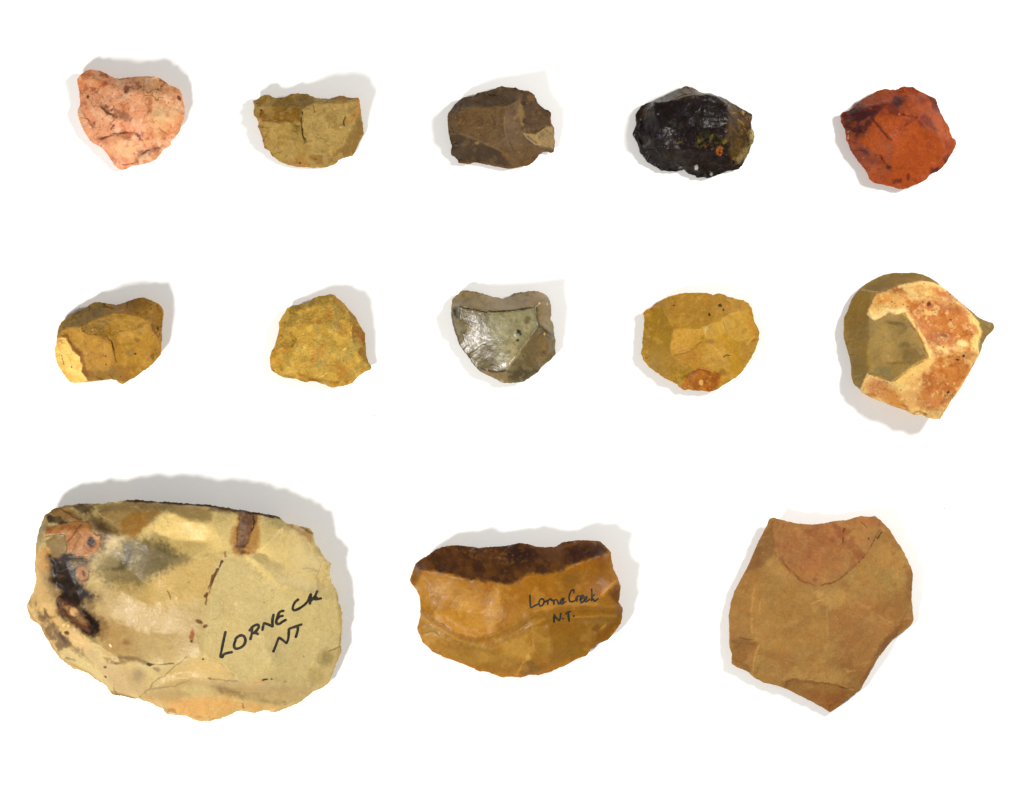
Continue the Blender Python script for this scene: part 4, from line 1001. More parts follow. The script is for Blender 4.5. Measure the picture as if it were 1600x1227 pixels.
st.build("flint_with_orange_cortex", "olive flint stone half covered in cream and orange chalky rind, pointed at right", MID,
    stone_material("olive_flint", rough=0.5, mott=0.07, fine=0.07, specks=0.0, bump=0.2, seed=10, tint=(1.06,0.95,0.72), sss=.06),
    (146,120,64), gain=0.9, sat=1.04, ops=[
    ('poly', [(80,440),(130,280),(200,215),(260,260),(240,400),(230,640),(120,640)], (140,108,48), {'feather':8,'a':.8}),
    ('poly', [(120,640),(230,640),(220,760),(180,850),(130,800)], (132,108,58), {'feather':6,'a':.8}),
    ('poly', [(170,225),(400,105),(560,110),(640,150),(560,170),(400,200),(330,225)], (134,106,56), {'feather':4,'a':.85}),
    ('poly', [(440,150),(560,120),(620,150),(500,180)], (150,122,66), {'feather':4,'a':.7}),
    ('poly', bowl, (168,138,78), {'feather':3,'a':.95}),
    ('poly', [(460,560),(590,640),(590,660),(470,700),(430,640)], (122,96,50), {'feather':9,'a':.7}), ('blob', (440,570,34,18), (118,92,50), {'a':.5,'edge':.7}),
    ('poly', [(260,720),(360,720),(370,790),(280,770)], (134,124,80), {'feather':4,'a':.7}),
    ('line', [(240,410),(240,560),(228,700)], (172,140,70), 3, {'a':.5,'feather':2}),
    ('noise', (120,96,50), 26, .2, {'a':.3}),
    ('poly', cx, (238,200,126), {'feather':.9,'warp':2.2,'seed':1000}),
    ('noise', (216,150,80), 16, -.05, {'a':.6,'within':cx,'feather':6}), ('noise', (232,190,116), 6, .3, {'a':.5,'within':cx}),
    ('poly', [(440,270),(780,310),(850,340),(900,420),(880,560),(700,560),(600,560),(540,470),(470,370)], (202,122,54), {'feather':10,'warp':8,'a':.95,'dry':26,'dryb':1.0}),
    ('poly', [(610,660),(860,620),(920,660),(760,920),(690,1000),(560,980),(540,880),(560,760)], (200,124,58), {'feather':10,'warp':8,'a':.92,'dry':24,'dryb':.85}),
    ('poly', [(210,830),(260,780),(340,810),(440,900),(500,990),(390,950),(220,885)], (206,136,66), {'feather':6,'warp':5,'a':.9}),
    ('poly', [(650,300),(840,330),(820,380),(680,370),(560,310)], (178,100,38), {'feather':7,'warp':5,'a':.8}),
    ('poly', [(555,500),(700,470),(760,510),(640,570),(580,560)], (180,98,34), {'feather':6,'warp':5,'a':.75}),
    ('poly', [(560,760),(620,740),(640,820),(600,880),(560,840)], (178,98,36), {'feather':7,'warp':5,'a':.7}),
    ('poly', [(280,250),(370,240),(360,300),(290,310)], (222,150,74), {'feather':4,'a':.85}), ('poly', [(370,210),(440,200),(460,240),(380,240)], (172,98,36), {'feather':4,'a':.85}),
    ('poly', [(560,190),(660,200),(790,280),(700,270),(640,240)], (222,150,78), {'feather':5,'a':.7,'dry':12,'dryb':.3}), ('poly', [(640,210),(740,230),(770,280),(660,260)], (192,104,44), {'feather':5,'a':.7,'dry':12,'dryb':.4}),
    ('noise', (182,100,40), 7, .15, {'a':.6,'within':[(470,300),(850,340),(900,500),(900,640),(740,930),(560,990),(560,760),(640,640),(520,470)]}),
    ('noise', (240,202,134), 8, .34, {'a':.5,'within':cx}),
    ('poly', [(870,360),(930,420),(950,490),(925,590),(880,600),(870,540),(915,480),(860,420)], (242,206,126), {'feather':3,'a':.9}),
    ('blob', (820,560,36,22,20), (246,212,140), {'a':.9}), ('blob', (605,370,48,18,-10), (240,196,116), {'a':.7}), ('blob', (910,470,40,14,70), (196,120,60), {'a':.7}),
    ('poly', [(650,650),(600,700),(480,790),(400,830),(380,800),(470,725),(592,657)], (240,198,118), {'feather':4,'a':.8}),
    ('line', [(236,372),(255,398),(300,385),(345,345),(400,368),(440,352)], (246,216,150), 3.6, {'a':.95,'feather':1.6}), ('line', [(455,375),(520,465),(575,555),(602,655)], (244,206,134), 1.8, {'a':.8,'feather':1}),
    ('line', [(420,200),(560,176),(640,180),(720,212)], (244,208,136), 2.2, {'a':.8,'feather':1.2}),
    ('line', [(940,640),(860,780),(760,930)], (232,178,96), 3, {'a':.6,'feather':2}), ('line', [(505,1010),(540,990),(590,1010)], (150,110,50), 1.6, {'a':.6}),
    ('line', [(190,222),(300,229),(400,246)], (190,154,90), 1, {'a':.5}), ('line', [(440,248),(650,288),(780,302)], (232,178,110), 1, {'a':.6}),
    ('line', [(440,372),(510,460),(565,550),(590,655)], (236,194,110), 1.4, {'a':.6}), ('line', [(590,657),(470,735),(385,800)], (120,84,34), 1.0, {'a':.5,'broken':12}),
    ('poly', [(585,310),(605,295),(612,320),(590,330)], (96,44,18), {'feather':1,'warp':.8}), ('poly', [(715,870),(735,855),(742,875),(725,880)], (84,40,16), {'feather':1,'warp':.8}),
    ('blob', (690,512,18,10), (110,52,20), {'a':.8}), ('blob', (890,700,8,30,15), (160,84,34), {'a':.8}), ('blob', (740,410,12,8), (130,64,26), {}), ('blob', (825,640,10,10), (96,50,22), {}), ('blob', (780,665,12,6), (96,50,22), {}),
    ('specks', (104,56,24), 60, 1.1, {'within':cx,'a':.85}), ('veins', (150,84,36), 14, .08, {'a':.45,'within':cx}), ('specks', (140,78,34), 90, .7, {'within':cx,'a':.7}),
    ], ridge_tint=.1, parts=[("cortex", cx, "cream and orange chalky rind", {'warp':2.2,'seed':1000}), ("flake_scar", bowl, "smooth olive hollow", {'warp':2.2,'seed':1000})])

# ================================================================== bottom row
INK = ink_material()
# ---- large cream flake with writing
F = Z(20, 710, 2.7586); G = Z(40, 770, 5.1115); B = Z(40, 930, 5.842); R = Z(280, 770, 6.1538); Q = Z(290, 1010, 6.1538)
gp = {'fr': G}
rust = [(190,270),(300,255),(420,230),(530,240),(560,260),(560,300),(600,330),(640,330),(625,400),(600,460),(520,510),(440,500),(400,470),(360,470),(360,390),(340,335),(180,330)]
incl = [(650,190),(720,195),(735,230),(720,330),(700,460),(640,530),(590,530),(585,420),(600,290)]
st = Stone(F, [(60,660,22),(75,620,24),(95,580,26),(105,540,28),(98,470,30),(105,420,34),(110,360,38),(125,310,40),(145,265,42),(175,240,44),(220,225,46),(280,215,48),(340,213,50),
    (400,212,50),(460,205,52),(520,195,52),(580,200,52),(650,205,52),(720,208,52),(790,215,52),(860,218,52),(920,228,52),(980,240,52),(1050,250,50),(1100,258,50),(1150,270,48),
    (1180,298,46),(1230,308,44),(1280,320,42),(1297,345,40),(1300,380,38),(1320,410,36),(1345,450,34),(1370,470,32),(1362,510,32),(1370,550,30),(1395,590,30),(1400,630,28),
    (1415,680,26),(1415,740,24),(1410,800,22),(1412,850,20),(1390,900,18),(1375,950,16),(1355,990,14),(1330,1010,13),(1285,1025,12),(1240,1065,11),(1190,1090,11),(1120,1115,10),
    (1080,1105,10),(1040,1118,10),(970,1108,10),(930,1125,10),(880,1145,9),(830,1155,9),(790,1153,9),(740,1130,9),(700,1125,9),(660,1125,9),(640,1100,10),(590,1075,11),(540,1055,12),
    (510,1055,12),(470,1045,12),(425,1038,12),(400,1000,13),(350,970,13),(320,945,14),(250,920,15),(200,880,16),(165,830,17),(135,780,18),(120,745,20),(75,710,21)], 20,
    ridges=[[(155,330,46),(370,320,60),(540,355,66),(600,300,64),(680,235,56)],
            [(680,235,56),(760,285,62),(870,300,63),(885,240,56)],
            [(540,355,66),(700,440,69),(925,425,68),(880,300,63)],
            [(925,425,68),(895,500,68),(850,620,68),(800,760,68),(830,860,66)],
            [(650,480,69),(655,560,68),(740,600,69),(850,620,68)],
            [(480,580,63),(600,640,66),(740,600,69)],
            [(210,640,48),(280,740,56),(400,830,60),(470,870,60),(600,900,58),(720,890,60),(830,860,66)],
            [(830,860,66),(910,890,62),(985,960,52),(1100,970,48),(1280,1000,24)],
            [(985,960,52),(860,965,50),(720,960,46),(605,1000,34),(545,1048,18)],
            [(470,870,60),(500,980,36),(545,1048,18)],[(390,830,58),(430,1000,22)],
            [(110,640,32),(210,640,48)],[(200,760,40),(280,740,56)],
            [(990,260,54),(980,420,66),(1090,400,62),(1180,300,50)],[(925,425,68),(980,420,66),(1060,450,66),(1150,550,62),(1260,590,54),(1385,600,32)],
            [(1280,1000,24),(1270,930,32),(1330,850,32),(1400,820,24)],
            [(105,380,38),(150,330,46),(170,450,50),(200,560,48),(210,640,48)],
            [(620,1000,36),(760,990,40),(900,1050,28),(1080,1075,18)],
            [(620,330,58),(720,365,57),(840,375,58)],[(1060,420,58),(1180,470,52),(1290,520,44)],[(560,945,42),(680,935,44),(800,925,50)],
            [(250,480,47),(290,600,44),(330,700,48)],[(430,690,56),(560,760,55),(700,760,58)],[(450,430,58),(520,500,56),(600,560,60)],[(960,640,61),(1080,760,58),(1120,880,54)],
            [(900,1010,30),(1050,1020,26),(1200,1030,18)]],
    steps=[([(985,960),(910,890),(830,860)], -2, 9, -1), ([(660,470),(655,560),(740,600)], -1.2, 8, 1)],
    grooves=[([(220,650),(290,740),(360,780),(370,720),(300,650)], 2.4, 6), ([(1010,260),(1015,330),(1005,400)], 3, 7), ([(870,600),(850,860)], 0.2, 2)],
    hstep=1.0, nang=900, nring=230, blur=1.9, chips=0.5, chip_size=30, rough=0.7, rsize=22, jitter=1.25, seed=11, under=0.9, chip_in=0.12, relief=1.4, proud=[(rust, 1.4, G, {'warp':2,'seed':1100})])
st.build("large_cream_flake", "large cream coloured stone flake with dark burnt left end and handwriting", BIG,
    stone_material("cream_chert", rough=0.42, mott=0.06, fine=0.07, bump=0.10, spec=.35, seed=11, tint=(1.05,0.96,0.8), tint_amt=.35, sss=.08, grain=1.3),
    (198,174,112), gain=0.84, sat=0.96, ops=[
    ('poly', [(690,230),(880,250),(1000,260),(1200,320),(1330,450),(1400,600),(1150,560),(1000,440),(920,420),(700,440),(540,355)], (228,200,124), {'feather':9,'a':.95}),
    ('poly', [(560,340),(690,235),(880,260),(920,420),(740,420)], (226,196,118), {'feather':5,'a':.8}),
    ('poly', [(650,250),(870,300),(900,400),(700,400),(600,340)], (232,200,120), {'feather':10,'a':.5,'dry':24}),
    ('poly', [(900,430),(1000,460),(1150,580),(1390,620),(1410,820),(1270,960),(980,950),(850,840),(830,640)], (204,182,120), {'feather':8,'a':.9}),
    ('poly', [(1100,560),(1390,600),(1410,760),(1300,850),(1150,760)], (212,190,124), {'feather':16,'a':.7}),
    ('poly', [(360,560),(480,560),(700,620),(840,640),(800,860),(560,890),(400,800)], (190,160,102), {'feather':10,'a':.85}),
    ('poly', [(360,700),(520,720),(560,860),(420,860)], (178,140,78), {'feather':14,'a':.8}),
    ('poly', [(460,560),(650,490),(840,440),(900,430),(850,620),(620,650)], (204,170,96), {'feather':8,'a':.85}),
    ('poly', [(340,500),(520,350),(640,360),(760,440),(650,490),(560,560),(440,560)], (128,110,66), {'feather':14,'a':.9,'warp':6}),
    ('poly', [(560,370),(660,390),(760,450),(650,510),(560,540),(540,460)], (112,98,60), {'feather':13,'a':.8,'warp':5}),
    ('poly', [(810,400),(870,390),(880,520),(800,620),(700,600),(790,560),(830,480)], (84,74,46), {'feather':6,'a':.85,'warp':3,'fr':G}),
    ('blob', (745,450,40,14,-5), (150,126,72), {'edge':.7,'a':.7}),
    ('poly', [(340,260),(500,215),(660,215),(600,300),(530,350),(420,350)], (176,142,80), {'feather':10,'a':.9}),
    ('poly', [(780,230),(870,150),(1110,145),(1000,260),(890,355),(800,320)], (172,120,40), {'feather':4,'a':.9,'fr':G}),
    ('poly', [(680,238),(700,215),(860,240),(870,285),(760,275)], (178,148,84), {'feather':3,'a':.85}),
    ('poly', [(560,90),(860,50),(1200,100),(1180,150),(900,140),(620,170)], (132,104,58), {'feather':8,'a':.7,'fr':G}),
    # lower part
    ('poly', [(720,900),(830,860),(910,890),(980,960),(860,965),(640,970)], (206,174,108), {'feather':7,'a':.8}),
    ('poly', [(560,1010),(720,960),(860,965),(1280,1000),(1240,1060),(1100,1060),(960,1040),(800,990)], (182,152,94), {'feather':8,'a':.85}),
    ('poly', [(280,370),(420,400),(620,490),(760,520),(1000,540),(800,560),(600,520),(400,450)], (142,116,66), {'feather':8,'a':.75,'fr':Q}),
    ('poly', [(-60,520),(150,470),(400,480),(640,550),(900,590),(1060,560),(980,600),(840,640),(660,650),(500,620),(340,700),(100,730),(0,670),(-200,560)], (212,162,88), {'feather':9,'a':.95,'fr':Q}),
    ('poly', [(540,1050),(620,1070),(700,1120),(800,1150),(800,1060),(640,1030)], (210,158,86), {'feather':10,'a':.8}),
    ('poly', [(620,390),(720,600),(1080,650),(1150,780),(1030,900),(840,900),(720,740),(560,500)], (186,156,104), {'feather':8,'a':.8,'fr':B}),
    ('poly', [(1030,930),(1150,840),(1400,830),(1500,900),(1400,980),(1100,950)], (170,142,88), {'feather':8,'a':.7,'fr':B}),
    ('blob', (1040,720,44,60,20), (148,128,92), {'edge':.7,'a':.6,'fr':B}),
    # left end
    ('poly', [(20,900),(70,740),(100,560),(140,560),(280,860),(500,1130),(560,1220),(200,1220),(60,1040)], (204,166,102), {'feather':8,'a':.9,'fr':G}),
    ('poly', [(140,180),(190,170),(190,280),(160,400),(120,440),(95,480),(100,310)], (156,134,84), {'feather':4,'a':.9,'fr':G}),
    ('poly', [(110,460),(190,410),(240,480),(230,640),(150,660),(110,560)], (196,142,66), {'feather':7,'a':.9,'fr':G}),
    ('poly', [(140,640),(230,650),(280,760),(280,860),(180,800)], (162,136,84), {'feather':7,'a':.8,'fr':G}),
    ('poly', [(560,260),(640,240),(700,320),(660,440),(560,540),(480,560),(420,500),(540,500),(620,430)], (92,58,26), {'feather':8,'a':.85,'fr':G}),
    ('poly', [(480,190),(600,180),(800,330),(700,340),(560,260)], (86,62,34), {'feather':7,'a':.75,'fr':G}),
    ('poly', [(380,100),(460,85),(570,95),(540,160),(470,190),(400,140)], (74,50,26), {'feather':5,'a':.9,'fr':G,'dry':14,'dryb':.5}),
    ('poly', [(200,150),(290,115),(420,150),(480,210),(560,240),(420,240),(340,210),(210,180)], (150,104,50), {'feather':4,'a':.9,'fr':G}),
    ('line', [(290,120),(400,190),(480,215)], (90,56,26), 1.6, {'a':.6,'fr':G}),
    ('poly', [(190,180),(260,185),(370,225),(360,250),(280,255),(200,240)], (50,30,16), {'feather':3,'a':1,'fr':G}),
    ('poly', [(180,480),(320,470),(520,500),(560,600),(520,720),(640,840),(560,900),(680,1020),(660,1120),(560,1180),(480,1110),(280,970),(240,860),(190,720)], (128,92,50), {'feather':9,'warp':7,'a':.75,'fr':G}),
    ('poly', [(200,500),(300,500),(380,460),(500,530),(500,570),(420,590),(430,690),(520,780),(600,830),(560,860),(500,850),(470,900),(540,960),(620,1000),(635,1080),(570,1145),(520,1110),(300,960),(280,860),(300,780),(210,690),(240,640),(220,580)], (46,30,16), {'feather':5,'warp':5,'a':1,'fr':G}),
    ('noise', (36,24,14), 14, .0, {'a':.7,'fr':G,'within':[(230,520),(400,540),(420,700),(520,790),(480,900),(600,1000),(620,1080),(560,1130),(480,900),(320,780),(230,680)]}),
    ('poly', [(380,540),(470,520),(500,560),(440,590),(390,580)], (120,94,48), {'feather':4,'a':.9,'fr':G}),
    ('poly', rust, (178,116,58), {'feather':1.6,'warp':2,'fr':G,'seed':1100}),
    ('noise', (148,88,42), 9, .15, {'a':.55,'within':rust,'fr':G}), ('noise', (206,144,80), 7, .32, {'a':.6,'within':rust,'fr':G}),
    ('line', [(355,390),(400,350),(440,290),(470,260)], (116,66,34), 1.6, {'a':.7,'fr':G}), ('line', [(400,470),(430,400),(470,340),(420,270)], (130,76,38), 1.4, {'a':.6,'fr':G}),
    ('blob', (558,390,34,46), (48,30,18), {'fr':G,'warp':2.5,'wsize':5,'dry':6,'dryb':.5}),
    ('poly', [(180,380),(250,335),(340,335),(355,400),(345,470),(290,515),(240,480)], (142,116,72), {'feather':2.4,'a':.95,'fr':G}),
    ('line', [(185,350),(260,330),(340,335),(358,400),(350,470),(290,515)], (92,66,36), 1.2, {'a':.6,'fr':G}),
    ('blob', (475,648,46,60,-15), (172,112,58), {'fr':G,'warp':2}), ('blob', (490,640,16,26), (96,56,28), {'fr':G,'warp':1.5}), ('line', [(425,660),(470,705),(520,690),(530,620)], (90,56,28), 1.2, {'a':.7,'fr':G}),
    ('poly', [(290,830),(350,850),(470,940),(530,1010),(545,1090),(480,1080),(380,1000),(300,950)], (110,62,34), {'feather':3,'a':.95,'fr':G}),
    ('poly', [(330,890),(400,910),(500,980),(540,1050),(470,1030),(380,960)], (176,136,82), {'feather':4,'a':.9,'fr':G,'dry':9,'dryb':.4}),
    ('blob', (410,940,28,36,-40), (222,174,112), {'fr':G,'warp':2,'wsize':4,'dry':4,'dryb':.3}),
    ('poly', [(620,1010),(650,1060),(600,1140),(680,1080)], (150,110,60), {'feather':6,'a':.6,'fr':G}),
    # brown speckles along lower left
    ('poly', [(90,50),(140,80),(170,180),(260,200),(330,330),(420,380),(440,460),(300,520),(250,440),(160,300),(110,160)], (112,82,44), {'feather':5,'a':.9,'fr':B,'warp':5,'dry':14,'dryb':.4}),
    ('poly', [(290,320),(350,320),(420,440),(360,450)], (72,44,20), {'feather':4,'a':.85,'fr':B,'dry':7,'dryb':.3}),
    ('poly', [(180,110),(220,120),(230,180),(300,180),(260,210),(190,190)], (104,72,38), {'feather':3,'a':.85,'fr':B}), ('blob', (405,335,24,18), (98,64,32), {'fr':B}),
    ('blob', (375,262,16,12), (240,196,124), {'fr':B}), ('blob', (420,275,14,12), (236,190,116), {'fr':B}), ('blob', (500,380,70,40,35), (206,172,112), {'fr':B,'a':.8}),
    ('poly', [(440,440),(560,470),(540,520),(620,620),(540,570),(440,500)], (128,94,52), {'feather':4,'a':.7,'fr':B,'dry':9,'dryb':.2}),
    ('poly', [(300,530),(420,560),(470,600),(420,590),(320,560)], (104,78,42), {'feather':4,'a':.7,'fr':B,'dry':8,'dryb':.2}),
    ('poly', [(730,550),(900,550),(1020,560),(900,610),(760,620),(740,590)], (140,96,48), {'feather':4,'a':.75,'fr':B,'dry':8,'dryb':.25}),
    ('line', [(900,545),(1040,560),(1140,600)], (120,94,56), 3.2, {'a':.7,'feather':2.5,'fr':B}), ('poly', [(830,600),(920,575),(900,600),(850,615)], (96,58,26), {'feather':2,'fr':B,'a':.8}),
    ('line', [(1150,615),(1250,605),(1380,605)], (104,72,38), 1.5, {'a':.85,'fr':B,'broken':6}), ('blob', (1165,615,26,16), (60,42,20), {'fr':B,'a':.9}), ('blob', (1210,660,34,22), (140,108,66), {'fr':B,'a':.7}),
    ('blob', (745,650,16,12), (84,54,26), {'fr':B}), ('blob', (740,740,12,12), (50,32,16), {'fr':B}), ('blob', (950,415,36,26), (146,106,60), {'fr':B,'a':.7,'edge':.7}),
    ('blob', (820,438,16,9,30), (250,226,170), {'fr':B}), ('poly', [(1260,1040),(1340,1040),(1360,1070),(1290,1070)], (166,108,56), {'feather':3,'fr':B,'a':.8}), ('blob', (1358,1098,16,10), (40,26,14), {'fr':B}),
    ('line', [(1040,930),(1140,850),(1160,790),(1280,720),(1400,620),(1500,540)], (128,100,62), 1.0, {'a':.65,'fr':B}), ('line', [(1160,850),(1380,820),(1500,760)], (140,112,70), 1.4, {'a':.55,'fr':B}),
    # inclusions on the upper right
    ('poly', [(560,290),(620,180),(760,190),(770,300),(800,360),(790,480),(740,580),(560,600),(520,480),(530,360)], (190,128,50), {'feather':5,'a':.8,'fr':R}),
    ('poly', [(600,190),(770,180),(745,300),(720,330),(740,220),(650,200),(600,290),(585,420),(600,540),(740,570),(600,580),(560,480),(580,300)], (104,62,28), {'feather':3,'a':.85,'fr':R}),
    ('poly', incl, (140,100,68), {'feather':1.5,'fr':R,'seed':1150}), ('noise', (112,72,44), 6, .1, {'a':.6,'within':incl,'fr':R}), ('blob', (665,410,16,24), (186,140,104), {'fr':R,'warp':1.5,'wsize':3,'dry':3}),
    ('line', [(720,230),(735,280),(715,360)], (50,30,16), 1.2, {'a':.8,'fr':R}),
    ('line', [(470,560),(480,600)], (130,92,46), 2, {'a':.6,'fr':R}), ('line', [(440,640),(415,695)], (96,54,22), 2.2, {'a':.9,'fr':R}), ('line', [(400,720),(370,770),(340,850),(310,920),(285,975)], (104,64,26), 2.3, {'a':.9,'fr':R,'broken':9}),
    ('line', [(850,610),(845,635)], (110,70,30), 1.3, {'a':.8}), ('line', [(915,455),(880,530),(855,600)], (92,54,22), 1.2, {'a':.6,'broken':6}),
    ('blob', (820,712,18,8,30), (120,84,44), {}), ('blob', (842,730,10,6), (130,92,50), {}), ('blob', (788,770,9,28,5), (166,98,44), {}), ('blob', (785,795,6,6), (84,52,26), {}), ('blob', (830,870,5,5), (90,64,36), {}),
    ('poly', [(640,320),(750,300),(755,325),(650,335)], (206,142,60), {'feather':3,'fr':Q,'a':.9}), ('line', [(760,302),(805,296)], (58,36,16), 1.3, {'fr':Q}), ('blob', (830,297,12,9), (80,54,26), {'fr':Q}), ('blob', (960,325,18,10), (190,130,60), {'fr':Q,'a':.8}),
    ('blob', (1340,110,66,70,0), (150,130,78), {'fr':Q,'edge':.7,'a':.75}), ('blob', (1240,280,80,80), (178,154,94), {'fr':Q,'edge':.6,'a':.6}), ('line', [(1370,50),(1430,20),(1480,0)], (110,90,54), 1.1, {'fr':Q,'a':.7}),
    ('line', [(240,290),(400,310),(500,320)], (142,114,68), 1.5, {'fr':Q,'a':.6,'feather':1.3}), ('blob', (240,290,16,10), (110,84,46), {'fr':Q}),
    ('line', [(540,560),(545,600)], (130,90,44), 1.2, {'fr':Q}), ('blob', (110,690,30,14), (170,120,60), {'fr':Q,'a':.7}), ('blob', (250,700,24,10), (196,140,70), {'fr':Q,'a':.7}), ('blob', (195,92,6,6), (60,40,20), {'fr':Q}),
    ('line', [(500,620),(580,655),(620,680)], (186,138,70), 1.0, {'a':.5,'fr':G}),
    ('line', [(1165,770),(1190,830)], (120,80,40), 1.0, {'a':.8,'fr':G,'broken':4}),
    # dark top edge
    ('line', [(140,262),(180,238),(280,213),(340,213)], (96,66,36), 4, {'a':.6,'feather':2.5}),
    ('line', [(500,198),(590,202),(700,208),(800,217),(860,222),(960,240),(1060,254),(1150,274)], (66,40,20), 2.6, {'a':.95,'feather':1.4,'warp':2}),
    ('line', [(860,236),(930,240),(990,252)], (120,86,48), 3, {'a':.6,'feather':2}), ('poly', [(1180,305),(1290,330),(1295,380),(1230,340)], (170,126,60), {'feather':4,'a':.8}), ('line', [(1240,312),(1290,340)], (104,70,34), 1.6, {'a':.7}),
    ('line', [(60,665),(120,745),(200,880),(320,940),(425,1035),(510,1055)], (176,128,70), 2.2, {'a':.6,'feather':1.5}), ('line', [(425,1030),(470,1042),(520,1052)], (140,106,66), 3, {'a':.6,'feather':1.5}),
    ('line', [(1400,600),(1412,760),(1405,850),(1370,960)], (176,148,84), 2.6, {'a':.6,'feather':1.8}),
    ('veins', (170,138,84), 60, .012, {'a':.35}), ('specks', (120,86,46), 60, .8, {'a':.6}),
    ], ridge_tint=.16, parts=[("rust_patch", rust, "orange-brown crusty patch", {'fr':G,'seed':1100}), ("mineral_inclusion", incl, "brown oval inclusion at the upper edge", {'fr':R,'seed':1150})])
W = Z(335, 910, 8.889)
st.write([
    [(190,655),(170,740),(145,860),(125,960),(118,992)], [(118,992),(145,1000),(165,965),(215,945),(275,935)],
    [(325,770),(305,830),(315,880),(360,885),(420,855),(455,800),(450,735),(410,705),(360,720),(320,760)],
    [(550,600),(545,680),(525,760)], [(515,640),(560,585),(620,560),(640,590),(610,640),(560,680)], [(560,680),(600,675),(630,690)],
    [(690,635),(700,580),(712,540)], [(712,540),(770,560),(825,590)], [(825,590),(825,500),(840,425)],
    [(975,375),(930,385),(905,420)], [(965,445),(920,455),(880,500),(880,545),(915,555),(960,525),(1005,500)], [(905,420),(890,470),(880,500)],
    ], W, 4.1, "black handwriting reading LORNE", INK)
st.write([
    [(1175,220),(1130,260),(1100,330),(1115,370),(1180,350),(1260,295),(1310,235),(1345,150)], [(1345,150),(1340,220),(1330,285)], [(1430,112),(1400,180),(1350,240)], [(1370,205),(1410,225),(1480,215)], [(1395,180),(1440,225)],
    ], W, 4.1, "black handwriting reading CK", INK)
st.write([
    [(835,935),(865,860),(900,765),(915,745)], [(915,745),(960,780),(1010,825)], [(1010,825),(1035,760),(1045,630)],
    [(1050,625),(1110,605),(1215,570)], [(1165,600),(1160,660),(1135,745)],
    ], W, 4.0, "black handwriting reading NT", INK)

# ---- amber flake with dark rind
F = Z(620, 810, 4.2105)
rind = [(120,310),(260,195),(370,165),(600,180),(810,150),(980,180),(1140,140),(1330,145),(1390,210),(1340,245),(1210,280),(1130,300),(1060,340),(960,350),(880,345),(820,390),(740,425),(620,405),(500,392),(400,375),(300,350),(190,330)]
st = Stone(F, [(90,410,24),(105,360,27),(125,300,29),(160,270,30),(210,240,32),(260,205,34),(310,185,34),(370,178,35),(430,180,35),(490,185,35),(550,195,35),(610,188,35),(680,185,35),
    (750,175,35),(810,160,35),(860,168,35),(910,185,35),(980,190,35),(1050,185,35),(1080,160,35),(1140,150,35),(1200,143,35),(1260,145,34),(1330,150,32),(1370,185,30),(1405,225,29),
    (1410,280,27),(1425,340,26),(1450,390,24),(1468,450,28),(1465,510,26),(1455,550,26),(1485,590,24),(1480,640,22),(1470,690,20),(1430,750,18),(1390,800,16),(1330,825,14),
    (1280,860,12),(1245,910,10),(1180,930,10),(1110,970,9),(1050,995,9),(990,1020,8),(930,1035,8),(870,1035,8),(810,1052,8),(750,1045,8),(690,1050,8),(650,1035,8),(600,1015,8),
    (540,1010,8),(480,980,9),(420,955,10),(350,930,11),(290,905,12),(235,880,13),(210,850,14),(170,820,15),(155,770,17),(135,735,18),(145,690,20),(158,640,21),(158,570,23),
    (150,510,25),(135,470,27),(105,435,29)], 20,
    ridges=[[(150,335,40),(300,350,50),(400,382,53),(560,400,55),(740,422,56),(850,375,57),(960,350,56),(1060,335,55),(1150,300,53),(1350,245,42)],
            [(160,610,30),(270,675,36),(400,755,39),(540,785,40),(660,750,44),(780,680,49),(900,610,53),(1050,570,55),(1300,565,48),(1455,590,30)],
            [(240,520,36),(420,600,37),(540,620,40),(640,560,49)],
            [(160,770,22),(300,775,30),(420,800,34),(640,860,36),(860,930,30),(800,1035,14)],
            [(640,560,49),(680,480,54),(740,422,56)],[(890,640,53),(885,760,44),(905,900,33)],[(1000,690,50),(1010,850,36),(1000,950,22)],
            [(905,900,33),(860,930,30),(950,1000,16)],[(1340,500,44),(1430,415,36)],[(1340,500,44),(1300,565,48)],[(1200,640,48),(1350,640,38),(1450,660,24)]],
    steps=[([(160,610),(270,675),(400,755),(540,785),(660,750),(780,680),(900,610),(1050,570)], -1.0, 22, -1), ([(890,640),(885,760),(905,900)], -0.8, 9, 1), ([(1000,690),(1012,850),(1000,950)], -0.8, 9, -1)],
    grooves=[([(200,655),(300,715),(400,775),(540,805),(660,775),(780,705),(880,650)], 3.0, 10), ([(740,760),(900,650),(1050,598),(1300,590),(1440,605)], 1.5, 4), ([(940,690),(1100,635),(1300,618)], 1.2, 4), ([(180,700),(300,760),(420,830)], 1.2, 6), ([(300,640),(400,710),(540,750),(640,715),(760,640)], .9, 4), ([(960,560),(1100,535),(1300,545),(1440,575)], 1.0, 4), ([(1020,740),(1200,690),(1380,690)], .9, 5), ([(200,820),(420,880),(640,930)], 1.0, 6)],
    hstep=0.8, nang=720, nring=180, blur=1.8, chips=0.5, chip_size=26, rough=0.6, rsize=16, jitter=0.8, seed=12, under=0.9, chip_in=0.12, relief=1.4)
